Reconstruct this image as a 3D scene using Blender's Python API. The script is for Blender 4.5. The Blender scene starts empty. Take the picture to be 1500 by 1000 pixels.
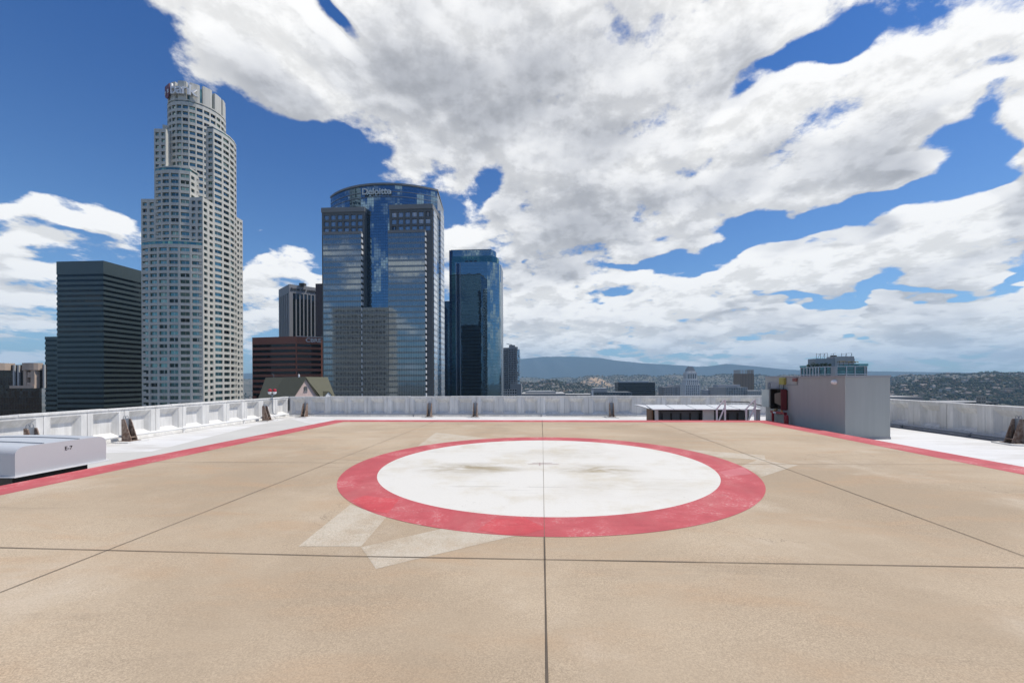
import bpy, bmesh, math, random
from mathutils import Vector, Matrix, noise as mnoise
random.seed(7)
R = math.radians
S = bpy.context.scene
COL = S.collection
EYE = Vector((0.0, 0.0, 1.7))
FPX, YAW, ROLL, CX, CY = 598.7, R(3.10), R(-0.25), 11.4, 55.6
GZ = -110.0                       # street level far below the roof

# ------------------------------------------------------------------ measuring
CAMROT = Matrix.Rotation(YAW, 3, 'Z') @ Matrix.Rotation(R(90), 3, 'X') @ Matrix.Rotation(ROLL, 3, 'Z')
def ray(px, py):
    v = CAMROT @ Vector(((px-750-CX)/FPX, -(py-500-CY)/FPX, -1.0))
    return v
def atY(px, py, Y):
    d = ray(px, py); return EYE + d*(Y/d.y)
def atX(px, py, X):
    d = ray(px, py); return EYE + d*(X/d.x)
def atZ(px, py, z):
    d = ray(px, py); return EYE + d*((z-1.7)/d.z)
def topz(px, py, Y): return atY(px, py, Y).z

# ------------------------------------------------------------------ objects
def tag(o, label=None, cat=None, group=None, kind=None):
    if label: o['label'] = label
    if cat: o['category'] = cat
    if group: o['group'] = group
    if kind: o['kind'] = kind
    return o
def empty(name, loc, label=None, cat=None, group=None, rz=0.0, kind=None):
    o = bpy.data.objects.new(name, None); COL.objects.link(o)
    o.location = loc; o.rotation_euler = (0, 0, rz); o.empty_display_size = 0.3
    return tag(o, label, cat, group, kind)
def wloc(o):
    v = Vector((0, 0, 0))
    while o is not None:
        v += Vector(o.location); o = o.parent
    return v
class MB:
    """collects faces; build() links them as one mesh object"""
    def __init__(s): s.v = []; s.f = []; s.m = []; s.uv = []; s.r = []; s.sm = []
    def poly(s, pts, mi=0, uv=None, r=None, smooth=False):
        n = len(s.v); s.v += [tuple(p) for p in pts]
        s.f.append(tuple(range(n, n+len(pts)))); s.m.append(mi)
        if uv is None:
            p0, p1 = Vector(pts[0]), Vector(pts[1])
            uv = [(Vector(p).x + Vector(p).y, Vector(p).z) for p in pts]
        s.uv.append(uv); s.r.append(random.random() if r is None else r); s.sm.append(smooth)
    def box(s, a, b, mi=0):
        x0, y0, z0 = min(a[0], b[0]), min(a[1], b[1]), min(a[2], b[2])
        x1, y1, z1 = max(a[0], b[0]), max(a[1], b[1]), max(a[2], b[2])
        s.prism([(x0, y0), (x1, y0), (x1, y1), (x0, y1)], z0, z1, mi)
    def prism(s, pts, z0, z1, mi=0, mtop=None, bottom=True, smooth=False, u0=0.0):
        """pts counter-clockwise from above; wall uvs run in metres"""
        n = len(pts); u = u0
        for i in range(n):
            a, b = pts[i], pts[(i+1) % n]
            L = math.hypot(b[0]-a[0], b[1]-a[1])
            s.poly([(a[0], a[1], z0), (b[0], b[1], z0), (b[0], b[1], z1), (a[0], a[1], z1)], mi,
                   [(u, z0), (u+L, z0), (u+L, z1), (u, z1)], smooth=smooth)
            u += L
        mt = mi if mtop is None else mtop
        s.poly([(p[0], p[1], z1) for p in pts], mt, [(p[0]+.01, p[1]+.01) for p in pts])
        if bottom: s.poly([(p[0], p[1], z0) for p in reversed(pts)], mt, [(p[0], p[1]) for p in reversed(pts)])
    def bar(s, a, b, w, d=None, mi=0, up=(0, 0, 1)):
        """square bar from a to b"""
        a, b = Vector(a), Vector(b); d = d or w
        t = (b-a).normalized(); up = Vector(up)
        if abs(t.dot(up)) > .95: up = Vector((0, 1, 0))
        x = t.cross(up).normalized()*(w/2); y = x.cross(t).normalized()*(d/2)
        A = [a-x-y, a+x-y, a+x+y, a-x+y]; B = [p+(b-a) for p in A]
        for i in range(4):
            j = (i+1) % 4; s.poly([A[j], A[i], B[i], B[j]], mi)
        s.poly(A, mi); s.poly(B[::-1], mi)
    def tube(s, pts, r, n=10, mi=0):
        pts = [Vector(p) for p in pts]; rings = []
        for i, p in enumerate(pts):
            t = (pts[min(i+1, len(pts)-1)]-pts[max(i-1, 0)]).normalized()
            up = Vector((0, 0, 1)) if abs(t.z) < .9 else Vector((0, 1, 0))
            x = t.cross(up).normalized(); y = x.cross(t)
            rr = r[i] if isinstance(r, (list, tuple)) else r
            rings.append([p+(x*math.cos(2*math.pi*k/n)+y*math.sin(2*math.pi*k/n))*rr for k in range(n)])
        for i in range(len(rings)-1):
            for k in range(n):
                j = (k+1) % n
                s.poly([rings[i][j], rings[i][k], rings[i+1][k], rings[i+1][j]], mi, smooth=True)
        s.poly(rings[0], mi); s.poly(rings[-1][::-1], mi)
    def lathe(s, c, prof, n=16, mi=0):
        """prof: (radius, z) from bottom to top around a vertical axis at c"""
        c = Vector(c)
        P = lambda r, z, k: c+Vector((r*math.cos(2*math.pi*k/n), r*math.sin(2*math.pi*k/n), z))
        for (r0, z0), (r1, z1) in zip(prof, prof[1:]):
            for k in range(n):
                s.poly([P(r0, z0, k), P(r0, z0, k+1), P(r1, z1, k+1), P(r1, z1, k)], mi, smooth=True)
    def build(s, name, mats, parent=None, at=None, weld=False):
        if not isinstance(mats, (list, tuple)): mats = [mats]
        off = wloc(parent) if parent is not None else (Vector(at) if at is not None else Vector((0, 0, 0)))
        me = bpy.data.meshes.new(name)
        me.from_pydata([(v[0]-off.x, v[1]-off.y, v[2]-off.z) for v in s.v], [], s.f)
        for m in mats: me.materials.append(m)
        me.polygons.foreach_set('material_index', s.m)
        me.polygons.foreach_set('use_smooth', s.sm)
        ul = me.uv_layers.new(name='UVMap')
        flat = [c for uv in s.uv for p in uv for c in p]
        ul.data.foreach_set('uv', flat)
        at_ = me.attributes.new('rnd', 'FLOAT', 'FACE'); at_.data.foreach_set('value', s.r)
        me.update()
        if weld:
            bm = bmesh.new(); bm.from_mesh(me); bmesh.ops.remove_doubles(bm, verts=bm.verts, dist=1e-4)
            bmesh.ops.recalc_face_normals(bm, faces=bm.faces); bm.to_mesh(me); bm.free()
        o = bpy.data.objects.new(name, me); COL.objects.link(o)
        if parent is not None: o.parent = parent
        elif at is not None: o.location = off
        return o
def bevel(o, w, seg=2, ang=30):
    bm = bmesh.new(); bm.from_mesh(o.data); bmesh.ops.remove_doubles(bm, verts=bm.verts, dist=1e-5)
    es = [e for e in bm.edges if len(e.link_faces) == 2 and e.calc_face_angle(0) > R(ang)]
    bmesh.ops.bevel(bm, geom=es, offset=w, segments=seg, affect='EDGES', profile=.5)
    bm.to_mesh(o.data); bm.free(); return o
def copy_tree(o, parent=None):
    c = o.copy(); COL.objects.link(c)
    if parent is not None: c.parent = parent
    for ch in list(o.children): copy_tree(ch, c)
    return c
def text(name, body, size, mat, parent, loc, rz=0.0, ext=0.02, align='CENTER', width=None, bold=0.0, extra_rot=None):
    cu = bpy.data.curves.new(name, 'FONT'); cu.body = body; cu.size = size; cu.extrude = ext
    cu.align_x = align; cu.align_y = 'CENTER'; cu.offset = bold
    t = bpy.data.objects.new(name, cu)
    dg = bpy.context.evaluated_depsgraph_get()
    COL.objects.link(t); dg.update()
    me = bpy.data.meshes.new_from_object(t.evaluated_get(dg))
    COL.objects.unlink(t); bpy.data.objects.remove(t)
    xs = [v.co.x for v in me.vertices]
    k = width/(max(xs)-min(xs)) if width else 1.0
    M = (Matrix.Rotation(rz, 4, 'Z') if extra_rot is None else extra_rot) @ Matrix.Rotation(R(90), 4, 'X') @ Matrix.Diagonal((k, 1, 1, 1))
    me.transform(M); me.materials.clear(); me.materials.append(mat)
    o = bpy.data.objects.new(name, me); COL.objects.link(o); o.parent = parent
    o.location = Vector(loc)-wloc(parent)
    return o

# ------------------------------------------------------------------ materials
class NT:
    def __init__(s, name, world=False):
        if world:
            s.m = bpy.data.worlds.new(name)
        else:
            s.m = bpy.data.materials.new(name)
        s.m.use_nodes = True; s.t = s.m.node_tree; s.t.nodes.clear()
    def n(s, typ, ins=None, **kw):
        nd = s.t.nodes.new(typ)
        for k, v in kw.items(): setattr(nd, k, v)
        for k, v in (ins or {}).items():
            if isinstance(v, bpy.types.NodeSocket): s.t.links.new(v, nd.inputs[k])
            else: nd.inputs[k].default_value = v
        return nd
    def math(s, op, a, b=0.0, c=None, clamp=False):
        i = {0: a, 1: b}
        if c is not None: i[2] = c
        return s.n('ShaderNodeMath', i, operation=op, use_clamp=clamp).outputs[0]
    def vm(s, op, a, b=(0, 0, 0), out=0, scale=None):
        i = {0: a, 1: b}
        if op in ('LENGTH', 'NORMALIZE'): i = {0: a}
        if op == 'SCALE': i = {0: a, 'Scale': scale}
        return s.n('ShaderNodeVectorMath', i, operation=op).outputs[out]
    def noise(s, vec, scale, detail=4, rough=.5, dist=0.0, out='Fac'):
        return s.n('ShaderNodeTexNoise', {'Vector': vec, 'Scale': scale, 'Detail': detail, 'Roughness': rough, 'Distortion': dist}).outputs[out]
    def mix(s, f, a, b):
        nd = s.t.nodes.new('ShaderNodeMix'); nd.data_type = 'RGBA'
        for i, v in ((0, f), (6, a), (7, b)):
            if isinstance(v, bpy.types.NodeSocket): s.t.links.new(v, nd.inputs[i])
            else: nd.inputs[i].default_value = (tuple(v)+(1,))[:4] if isinstance(v, (tuple, list)) else v
        return nd.outputs[2]
    def ramp(s, v, a, b, lo=0.0, hi=1.0, smooth=True):
        return s.n('ShaderNodeMapRange', {0: v, 1: a, 2: b, 3: lo, 4: hi}, interpolation_type='SMOOTHSTEP' if smooth else 'LINEAR').outputs[0]
    def pos(s): return s.n('ShaderNodeNewGeometry').outputs['Position']
    def out(s, bsdf):
        s.t.links.new(bsdf, s.n('ShaderNodeOutputMaterial').inputs[0]); return s.m
    def pbr(s, col, rough=.7, metal=0.0, spec=.4, normal=None, **kw):
        i = {'Base Color': col if isinstance(col, bpy.types.NodeSocket) else (tuple(col)+(1,))[:4], 'Roughness': rough, 'Metallic': metal, 'Specular IOR Level': spec}
        if normal is not None: i['Normal'] = normal
        i.update(kw)
        return s.out(s.n('ShaderNodeBsdfPrincipled', i).outputs[0])
    def bump(s, h, strength=.2, dist=.01):
        return s.n('ShaderNodeBump', {'Height': h, 'Strength': strength, 'Distance': dist}).outputs[0]
    def stretch(s, vec, sc):
        return s.vm('MULTIPLY', vec, sc)

def mat_mottled(name, col, var=.12, scale=1.0, rough=.75, spec=.3, bump=.15, streak=0.0, metal=0.0, fine=60):
    t = NT(name); p = t.pos()
    a = t.noise(p, .7*scale, 5, .6); b = t.noise(p, fine*scale, 3, .6)
    f = t.math('MULTIPLY_ADD', t.math('SUBTRACT', a, .5), 2*var, t.math('MULTIPLY_ADD', t.math('SUBTRACT', b, .5), var, 1.0))
    if streak:
        st = t.noise(t.stretch(p, (9*scale, 9*scale, .5*scale)), 1.0, 4, .6)
        f = t.math('MULTIPLY', f, t.ramp(st, .35, .62, 1-streak, 1.0))
    c = t.vm('SCALE', col, scale=f)
    return t.pbr(c, rough, metal, spec, t.bump(b, bump, .01/scale) if bump else None)

def deck_colour(t, p):
    big = t.noise(p, .22, 6, .6, .3); med = t.noise(t.stretch(p, (.5, 1.6, 1)), 1.1, 6, .62, .4)
    c = t.mix(t.ramp(big, .35, .65), (.355, .275, .190), (.455, .362, .258))
    c = t.mix(t.math('MULTIPLY', t.ramp(med, .45, .75), .6), c, (.42, .285, .175))
    c = t.mix(t.math('MULTIPLY', t.ramp(t.noise(p, .55, 7, .65), .52, .75), .65), c, (.51, .43, .335))
    smear = t.math('MULTIPLY', t.ramp(t.noise(t.stretch(p, (.35, 2.2, 1)), 1.0, 7, .68, .6), .54, .72), t.ramp(t.noise(p, .3, 3, .5), .42, .62))
    c = t.mix(t.math('MULTIPLY', smear, .5), c, (.27, .215, .155))
    drop = t.ramp(t.n('ShaderNodeTexVoronoi', {'Vector': t.vm('ADD', p, t.vm('SCALE', t.noise(p, 3.0, 3, .6, out='Color'), scale=.35)), 'Scale': .55, 'Randomness': 1.0}).outputs['Distance'], .16, .03)
    c = t.mix(t.math('MULTIPLY', drop, t.math('MULTIPLY', t.ramp(t.noise(p, .8, 4, .6), .5, .7), .45)), c, (.22, .18, .14))
    crack = t.n('ShaderNodeTexVoronoi', {'Vector': t.vm('ADD', p, t.vm('SCALE', t.noise(p, 1.6, 5, .65, out='Color'), scale=.9)), 'Scale': .32}, feature='DISTANCE_TO_EDGE').outputs['Distance']
    ck = t.math('MULTIPLY', t.ramp(crack, .0022, .0008), t.ramp(t.noise(p, .5, 2, .5), .54, .62))
    c = t.mix(t.math('MULTIPLY', ck, .55), c, (.16, .125, .09))
    scr = t.math('MULTIPLY', t.ramp(t.noise(t.stretch(p, (.9, 30, 1)), 1.0, 2, .5, .5), .71, .74), t.ramp(t.noise(p, .45, 3, .6), .55, .66))
    c = t.mix(t.math('MULTIPLY', scr, .35), c, (.58, .51, .42))
    return c
def deck_grain(t, p, c):
    fine = t.noise(p, 70, 2, .7); agg = t.n('ShaderNodeTexVoronoi', {'Vector': p, 'Scale': 150.0}).outputs['Color']
    aggv = t.n('ShaderNodeSeparateColor', {0: agg}).outputs[0]
    amt = t.ramp(t.noise(p, .8, 4, .6), .35, .65, .14, .42)
    g = t.math('ADD', t.math('MULTIPLY', t.math('SUBTRACT', aggv, .5), amt), t.math('MULTIPLY_ADD', t.math('SUBTRACT', fine, .5), .36, 1.0))
    spots = t.ramp(t.noise(p, 9, 3, .7), .70, .78, 1.0, .8)
    return t.vm('SCALE', c, scale=t.math('MULTIPLY', g, spots)), aggv
def m_deck():
    t = NT('deck_concrete'); p = t.pos(); c, h = deck_grain(t, p, deck_colour(t, p))
    return t.pbr(c, .9, 0, .2, t.bump(h, .25, .004))
def m_patch():
    t = NT('cleaned_concrete'); p = t.pos(); c = deck_colour(t, p)
    k = t.math('MULTIPLY', t.ramp(t.noise(p, 2.2, 7, .7), .30, .62, .25, .85), t.ramp(t.noise(p, 22, 4, .7), .3, .55, .7, 1.0))
    c, h = deck_grain(t, p, t.mix(k, c, (.50, .445, .36)))
    return t.pbr(c, .9, 0, .2, t.bump(h, .2, .004))
def m_red(name, base, worn):
    t = NT(name); p = t.pos()
    a = t.noise(p, 1.3, 7, .68, .3); b = t.noise(p, 26, 5, .75); ag = t.noise(p, 90, 2, .7)
    c = t.mix(t.ramp(a, .3, .7), base, tuple(min(1, k*1.25) for k in base))
    c = t.mix(t.math('MULTIPLY', t.math('MULTIPLY', t.ramp(a, .48, .68), t.ramp(b, .46, .64)), worn), c, (.60, .45, .41))
    c = t.mix(t.math('MULTIPLY', t.ramp(t.noise(t.stretch(p, (1.4, .5, 1)), 1.1, 6, .65), .45, .7), .25), c, (.45, .20, .18))
    chip = t.math('MULTIPLY', t.ramp(t.noise(p, 14, 6, .75), .63, .68), t.ramp(t.noise(p, .7, 4, .6), .48, .62))
    c = t.mix(t.math('MULTIPLY', chip, .7), c, (.44, .34, .25))
    dk = t.ramp(t.noise(t.stretch(p, (1, 3, 1)), 2.2, 6, .7), .5, .75, 1.0, .84)
    c = t.vm('SCALE', c, scale=t.math('MULTIPLY', dk, t.math('MULTIPLY_ADD', t.math('SUBTRACT', ag, .5), .3, 1.0)))
    return t.pbr(c, .75, 0, .3, t.bump(ag, .15, .004))
def m_white_circle():
    t = NT('white_deck_paint'); p = t.pos()
    n1 = t.noise(t.stretch(p, (.8, 1.6, 1)), 1.5, 8, .68, .5); n2 = t.noise(p, 12, 6, .75)
    def spot(x, y, rx, ry):
        q = t.n('ShaderNodeMapping', {'Vector': p, 'Location': (x, y, 0), 'Scale': (rx, ry, 50.0)}, vector_type='TEXTURE').outputs[0]
        return t.ramp(t.vm('LENGTH', q, out=1), 1.15, .1)
    m = t.math('ADD', spot(-1.35, 7.75, 1.25, .62), spot(1.05, 7.7, 1.0, .6))
    m = t.math('ADD', m, t.math('MULTIPLY', t.math('ADD', spot(1.3, 6.5, 1.5, .8), spot(.5, 9.4, 2.0, .9)), .3))
    m = t.math('MULTIPLY', m, t.ramp(n1, .3, .68))
    sc = t.math('MULTIPLY', t.ramp(n2, .57, .70), t.ramp(n1, .46, .64))
    c = t.mix(t.math('MULTIPLY', m, 1.25, clamp=True), (.63, .605, .55), (.33, .275, .185))
    c = t.mix(t.math('MULTIPLY', sc, .6), c, (.40, .36, .30))
    tyre = t.math('MULTIPLY', t.ramp(t.noise(t.stretch(p, (.35, 9, 1)), 1.3, 4, .6, .8), .60, .68), t.ramp(t.noise(p, .6, 3, .6), .48, .6))
    c = t.mix(t.math('MULTIPLY', tyre, .35), c, (.30, .28, .25))
    c = t.vm('SCALE', c, scale=t.math('MULTIPLY_ADD', t.math('SUBTRACT', t.noise(p, 75, 2, .7), .5), .22, 1.0))
    c = t.mix(t.math('MULTIPLY', t.ramp(t.noise(p, .8, 7, .68), .46, .70), .65), c, (.50, .44, .33))
    return t.pbr(c, .65, 0, .35, t.bump(t.noise(p, 90, 2, .7), .12, .004))
def m_parapet():
    t = NT('parapet_concrete'); p = t.pos()
    rib = t.noise(t.stretch(p, (11, 11, .35)), 1.0, 5, .6)
    st = t.noise(t.stretch(p, (3.0, 3.0, .7)), 1.0, 6, .65); bl = t.noise(p, .8, 5, .6)
    c = t.mix(t.ramp(rib, .35, .65), (.66, .645, .615), (.745, .73, .705))
    c = t.vm('SCALE', c, scale=t.math('MULTIPLY', t.ramp(st, .40, .62, .86, 1.0), t.ramp(bl, .35, .6, .95, 1.0)))
    return t.pbr(c, .8, 0, .2, t.bump(rib, .35, .02))
def m_roof():
    t = NT('white_roof_coating'); p = t.pos()
    a = t.noise(t.stretch(p, (.35, 1.0, 1)), 1.3, 7, .65); b = t.noise(t.stretch(p, (.5, 5, 1)), 2.0, 5, .65)
    c = t.mix(t.ramp(a, .40, .68), (.64, .63, .61), (.53, .51, .475))
    c = t.vm('SCALE', c, scale=t.math('MULTIPLY_ADD', t.math('SUBTRACT', b, .5), .28, 1.0))
    return t.pbr(c, .7, 0, .3)
def m_rust():
    t = NT('rusty_steel'); p = t.pos()
    a = t.noise(p, 9, 6, .65); b = t.noise(t.stretch(p, (14, 14, 2)), 1.0, 4, .6)
    c = t.mix(t.ramp(a, .4, .62), (.17, .105, .075), (.30, .235, .19))
    c = t.mix(t.math('MULTIPLY', t.ramp(b, .55, .7), .6), c, (.42, .38, .34))
    return t.pbr(c, .8, .1, .3, t.bump(a, .3, .01))
def simple(name, col, rough=.6, metal=0.0, spec=.4, **kw):
    return mat_mottled(name, col, .07, 1.0, rough, spec, 0, metal=metal)

def m_glass(name, tint, pw, ph, spandrel=0.0, scol=(.1, .1, .1), mull=(.08, .08, .09), mw=.12, mh=.12, rough=.04, tilt=.012,
            metal=1.0, var=.35, blinds=0.0, srough=.35, smetal=.5, bow=.0):
    """reflective curtain wall: every pane has its own tint and a very slightly different tilt"""
    t = NT(name)
    uv = t.n('ShaderNodeUVMap').outputs[0]
    sp = t.n('ShaderNodeSeparateXYZ', {0: uv})
    u = t.math('DIVIDE', sp.outputs[0], pw); v = t.math('DIVIDE', sp.outputs[1], ph)
    fu, fv = t.math('FRACT', u), t.math('FRACT', v)
    cell = t.n('ShaderNodeCombineXYZ', {0: t.math('FLOOR', u), 1: t.math('FLOOR', v)}).outputs[0]
    wn = t.n('ShaderNodeTexWhiteNoise', {'Vector': cell}, noise_dimensions='3D')
    r = t.n('ShaderNodeSeparateColor', {0: wn.outputs['Color']})
    base = t.vm('SCALE', tint, scale=t.math('MULTIPLY_ADD', t.math('SUBTRACT', r.outputs[0], .5), var, 1.0))
    if blinds: base = t.mix(t.math('MULTIPLY', t.ramp(r.outputs[1], .72, .8), blinds), base, (.42, .43, .43))
    met, rg = metal, rough
    if spandrel:
        sm = t.math('LESS_THAN', fv, spandrel)
        base = t.mix(sm, base, scol); met = t.math('MULTIPLY_ADD', sm, smetal-metal, metal); rg = t.math('MULTIPLY_ADD', sm, srough-rough, rough)
    mu = t.math('MAXIMUM', t.math('LESS_THAN', fu, mw/pw), t.math('LESS_THAN', fv, mh/ph))
    base = t.mix(mu, base, mull)
    rg = t.math('MAXIMUM', rg, t.math('MULTIPLY', mu, .4)) if not isinstance(rg, float) else t.math('MULTIPLY_ADD', mu, .4-rough, rough)
    nrm = t.n('ShaderNodeNewGeometry').outputs['Normal']
    off = t.vm('SCALE', t.vm('SUBTRACT', wn.outputs['Color'], (.5, .5, .5)), scale=tilt*2)
    if bow:
        wav = t.noise(t.n('ShaderNodeCombineXYZ', {0: sp.outputs[0], 1: sp.outputs[1]}).outputs[0], .09, 2, .5, out='Color')
        off = t.vm('ADD', off, t.vm('SCALE', t.vm('SUBTRACT', wav, (.5, .5, .5)), scale=bow))
    nn = t.vm('NORMALIZE', t.vm('ADD', nrm, off))
    return t.pbr(base, rg, met, .5, nn)
def m_window(name, tint=(.10, .16, .17), light=(.22, .30, .30), metal=.85, rough=.06, frame=0.0):
    """single panes of punched windows; per-face random tint, some with blinds"""
    t = NT(name)
    r = t.n('ShaderNodeAttribute', attribute_name='rnd').outputs['Fac']
    c = t.mix(r, tint, light)
    c = t.mix(t.math('GREATER_THAN', r, .93), c, tuple(k*.25 for k in tint))
    wn = t.n('ShaderNodeTexWhiteNoise', {'W': r}, noise_dimensions='1D').outputs['Color']
    if frame:
        fx = t.math('FRACT', t.n('ShaderNodeSeparateXYZ', {0: t.n('ShaderNodeUVMap').outputs[0]}).outputs[0])
        c = t.mix(t.math('LESS_THAN', t.math('ABSOLUTE', t.math('SUBTRACT', fx, .5)), frame), c, (.40, .40, .40))
    nn = t.vm('NORMALIZE', t.vm('ADD', t.n('ShaderNodeNewGeometry').outputs['Normal'], t.vm('SCALE', t.vm('SUBTRACT', wn, (.5, .5, .5)), scale=.03)))
    return t.pbr(c, rough, metal, .5, nn)

M = dict(
    deck=m_deck(), patch=m_patch(),
    red=m_red('red_deck_paint', (.40, .075, .083), .8), red2=m_red('fresh_red_paint', (.44, .062, .07), .4), red3=m_red('scuffed_red_paint', (.45, .13, .14), 1.0),
    wcirc=m_white_circle(), joint=mat_mottled('joint_sealant', (.115, .092, .070), .5, 4.0, .9, .2, 0), joint2=simple('faded_joint', (.17, .135, .10), .9),
    parapet=m_parapet(), roof=m_roof(), roofgrey=mat_mottled('bare_roof_concrete', (.50, .485, .45), .12, 1.0, .85, .2, .1),
    shadegrey=mat_mottled('painted_shadow_grey', (.20, .20, .205), .2, 1.5, .85, .2, .1),
    rust=m_rust(), galv=mat_mottled('galvanised_steel', (.25, .27, .30), .12, 3, .5, .4, .05, metal=.4),
    boxpaint=mat_mottled('pale_grey_cover_paint', (.46, .475, .49), .07, .8, .38, .5, 0), black=simple('black_paint', (.012, .012, .013), .5),
    lip=simple('white_painted_flange', (.72, .72, .72), .5),
    shed=mat_mottled('grey_stucco', (.395, .405, .385), .05, .8, .85, .2, .12, streak=.05, fine=45),
    shed2=mat_mottled('grey_flashing', (.33, .33, .34), .05, .8, .6, .3, 0),
    cabred=mat_mottled('red_cabinet_paint', (.13, .022, .026), .15, 3, .55, .4, 0), pipered=mat_mottled('red_pipe_paint', (.30, .014, .022), .15, 3, .4, .5, 0),
    cabdoor=simple('pale_green_metal', (.50, .54, .50), .5), dark=simple('dark_interior', (.02, .018, .016), .9), beige=simple('beige_cloth', (.22, .19, .15), .9),
    yellow=simple('yellow_enamel', (.36, .33, .09), .5), pinkred=simple('faded_red_plastic', (.26, .11, .10), .5), white=simple('white_enamel', (.78, .78, .78), .4),
    brass=simple('brass_valve', (.35, .26, .12), .4, .6), postgrey=mat_mottled('grey_painted_steel', (.45, .44, .43), .08, 2, .5, .4, 0),
    panelwhite=mat_mottled('white_canopy_sheet', (.55, .56, .57), .12, 1, .45, .5, 0), duct=mat_mottled('dark_equipment', (.07, .062, .055), .35, 3, .8, .2, .1),
    pipe=mat_mottled('white_pipe_paint', (.70, .69, .67), .12, 2, .6, .3, 0), redglass=simple('red_lamp_glass', (.33, .012, .018), .12, 0, .6),
)

# ------------------------------------------------------------------ camera, sky, sun
cam = bpy.data.objects.new('camera', bpy.data.cameras.new('camera')); COL.objects.link(cam)
cam.matrix_world = Matrix.Translation(EYE) @ CAMROT.to_4x4()
cam.data.sensor_width = 36; cam.data.lens = FPX/1500*36
cam.data.shift_x = -CX/1500; cam.data.shift_y = CY/1500
cam.data.clip_start = .05; cam.data.clip_end = 60000
S.camera = cam
SUN_AZ, SUN_EL = R(80), R(62)          # azimuth clockwise from +Y
SUND = Vector((math.sin(SUN_AZ)*math.cos(SUN_EL), math.cos(SUN_AZ)*math.cos(SUN_EL), math.sin(SUN_EL)))
sun = bpy.data.objects.new('sun', bpy.data.lights.new('sun', 'SUN')); COL.objects.link(sun)
sun.data.energy = 4.4; sun.data.angle = R(.53); sun.data.color = (1.0, .955, .88)
sun.rotation_euler = SUND.to_track_quat('Z', 'Y').to_euler()

def stereo(d):
    d = d.normalized(); return Vector((d.x/(1+d.y), d.z/(1+d.y)))
# clouds and clear gaps: centre, half axes, tilt (degrees, clockwise), weight
BLOBS = [
    (420, 75, 235, 62, 33, 1.0), (500, 140, 90, 50, 30, .8), (620, 110, 140, 120, 20, 1.1), (570, 225, 62, 42, 30, .75), (665, 235, 52, 34, 0, .55),
    (760, 40, 260, 150, 0, 1.3), (960, 90, 230, 150, -25, 1.2), (1120, 30, 130, 50, -35, .8), (850, 250, 150, 130, -15, 1.3),
    (1100, 235, 310, 85, -22, 1.25), (1360, 110, 230, 85, -27, 1.2), (1370, 195, 120, 45, -18, .8), (770, 360, 75, 55, 0, .9),
    (780, 60, 170, 70, -8, 1.0), (1130, 215, 150, 45, -24, .9), (900, 290, 110, 50, -10, .8), (1440, 325, 110, 30, -12, .8), (1060, 405, 120, 16, -6, .7), (1400, 392, 90, 16, -8, .6), (1490, 190, 75, 70, -20, .9), (1430, 290, 150, 55, -14, 1.1), (1400, 375, 130, 42, -8, 1.0), (1085, 390, 180, 36, -7, 1.4), (1250, 372, 80, 26, -15, .9), (1400, 330, 140, 50, -10, .6),
    (820, 430, 130, 40, 0, .8), (1000, 465, 380, 45, -3, 1.05), (1330, 460, 300, 40, -4, 1.0), (1100, 508, 750, 34, 0, 1.0), (1470, 240, 60, 40, -20, .7),
    (90, 325, 135, 36, 6, 1.35), (170, 325, 50, 26, 0, .9), (20, 400, 100, 42, 8, 1.1), (40, 470, 110, 55, 5, .75), (395, 420, 95, 34, -8, 1.0), (440, 405, 60, 22, -8, .5), (370, 480, 60, 30, 0, .6),
    (685, 365, 60, 40, 10, .8), (700, 420, 60, 60, 0, .7), (400, 342, 16, 8, 0, .6), (372, 345, 14, 8, 0, .7), (1140, 300, 24, 12, -25, .8),
    (90, 120, 230, 210, 0, -1.0), (420, 280, 130, 110, 20, -.9), (650, 300, 40, 24, 0, -.6), (738, 265, 24, 44, 14, -.8), (735, 310, 22, 30, 0, -.4), (690, 330, 30, 26, 0, -.35),
    (1165, 95, 100, 19, -40, -1.25), (1235, 35, 55, 22, -38, -1.0), (515, 50, 85, 15, 38, -1.25), (615, 85, 55, 16, 35, -.8), (560, 150, 30, 40, -20, -.5), (545, 225, 26, 20, 0, -.5), (480, 205, 60, 26, 22, -.4), (360, 385, 40, 16, 0, -.5), (1085, 138, 55, 17, -32, -1.0), (1455, 70, 26, 12, -30, -.8), (1465, 105, 40, 16, -25, -.7), (1455, 165, 26, 40, 35, -.8), (1330, 240, 120, 24, -28, -.9),
    (1190, 318, 200, 36, -20, -1.25), (1080, 345, 120, 30, -22, -.8), (900, 400, 80, 16, -18, -1.2), (955, 375, 50, 14, -20, -.7), (1400, 235, 60, 16, -25, -.6),
    (1205, 430, 110, 15, -4, -1.25), (1310, 432, 70, 14, -6, -1.2), (1470, 410, 70, 14, -5, -1.0), (770, 402, 16, 8, 0, -.7), (840, 470, 40, 6, -4, -.4), (250, 260, 120, 90, 0, -.4), (120, 375, 90, 12, 6, -.3),
]
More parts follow.
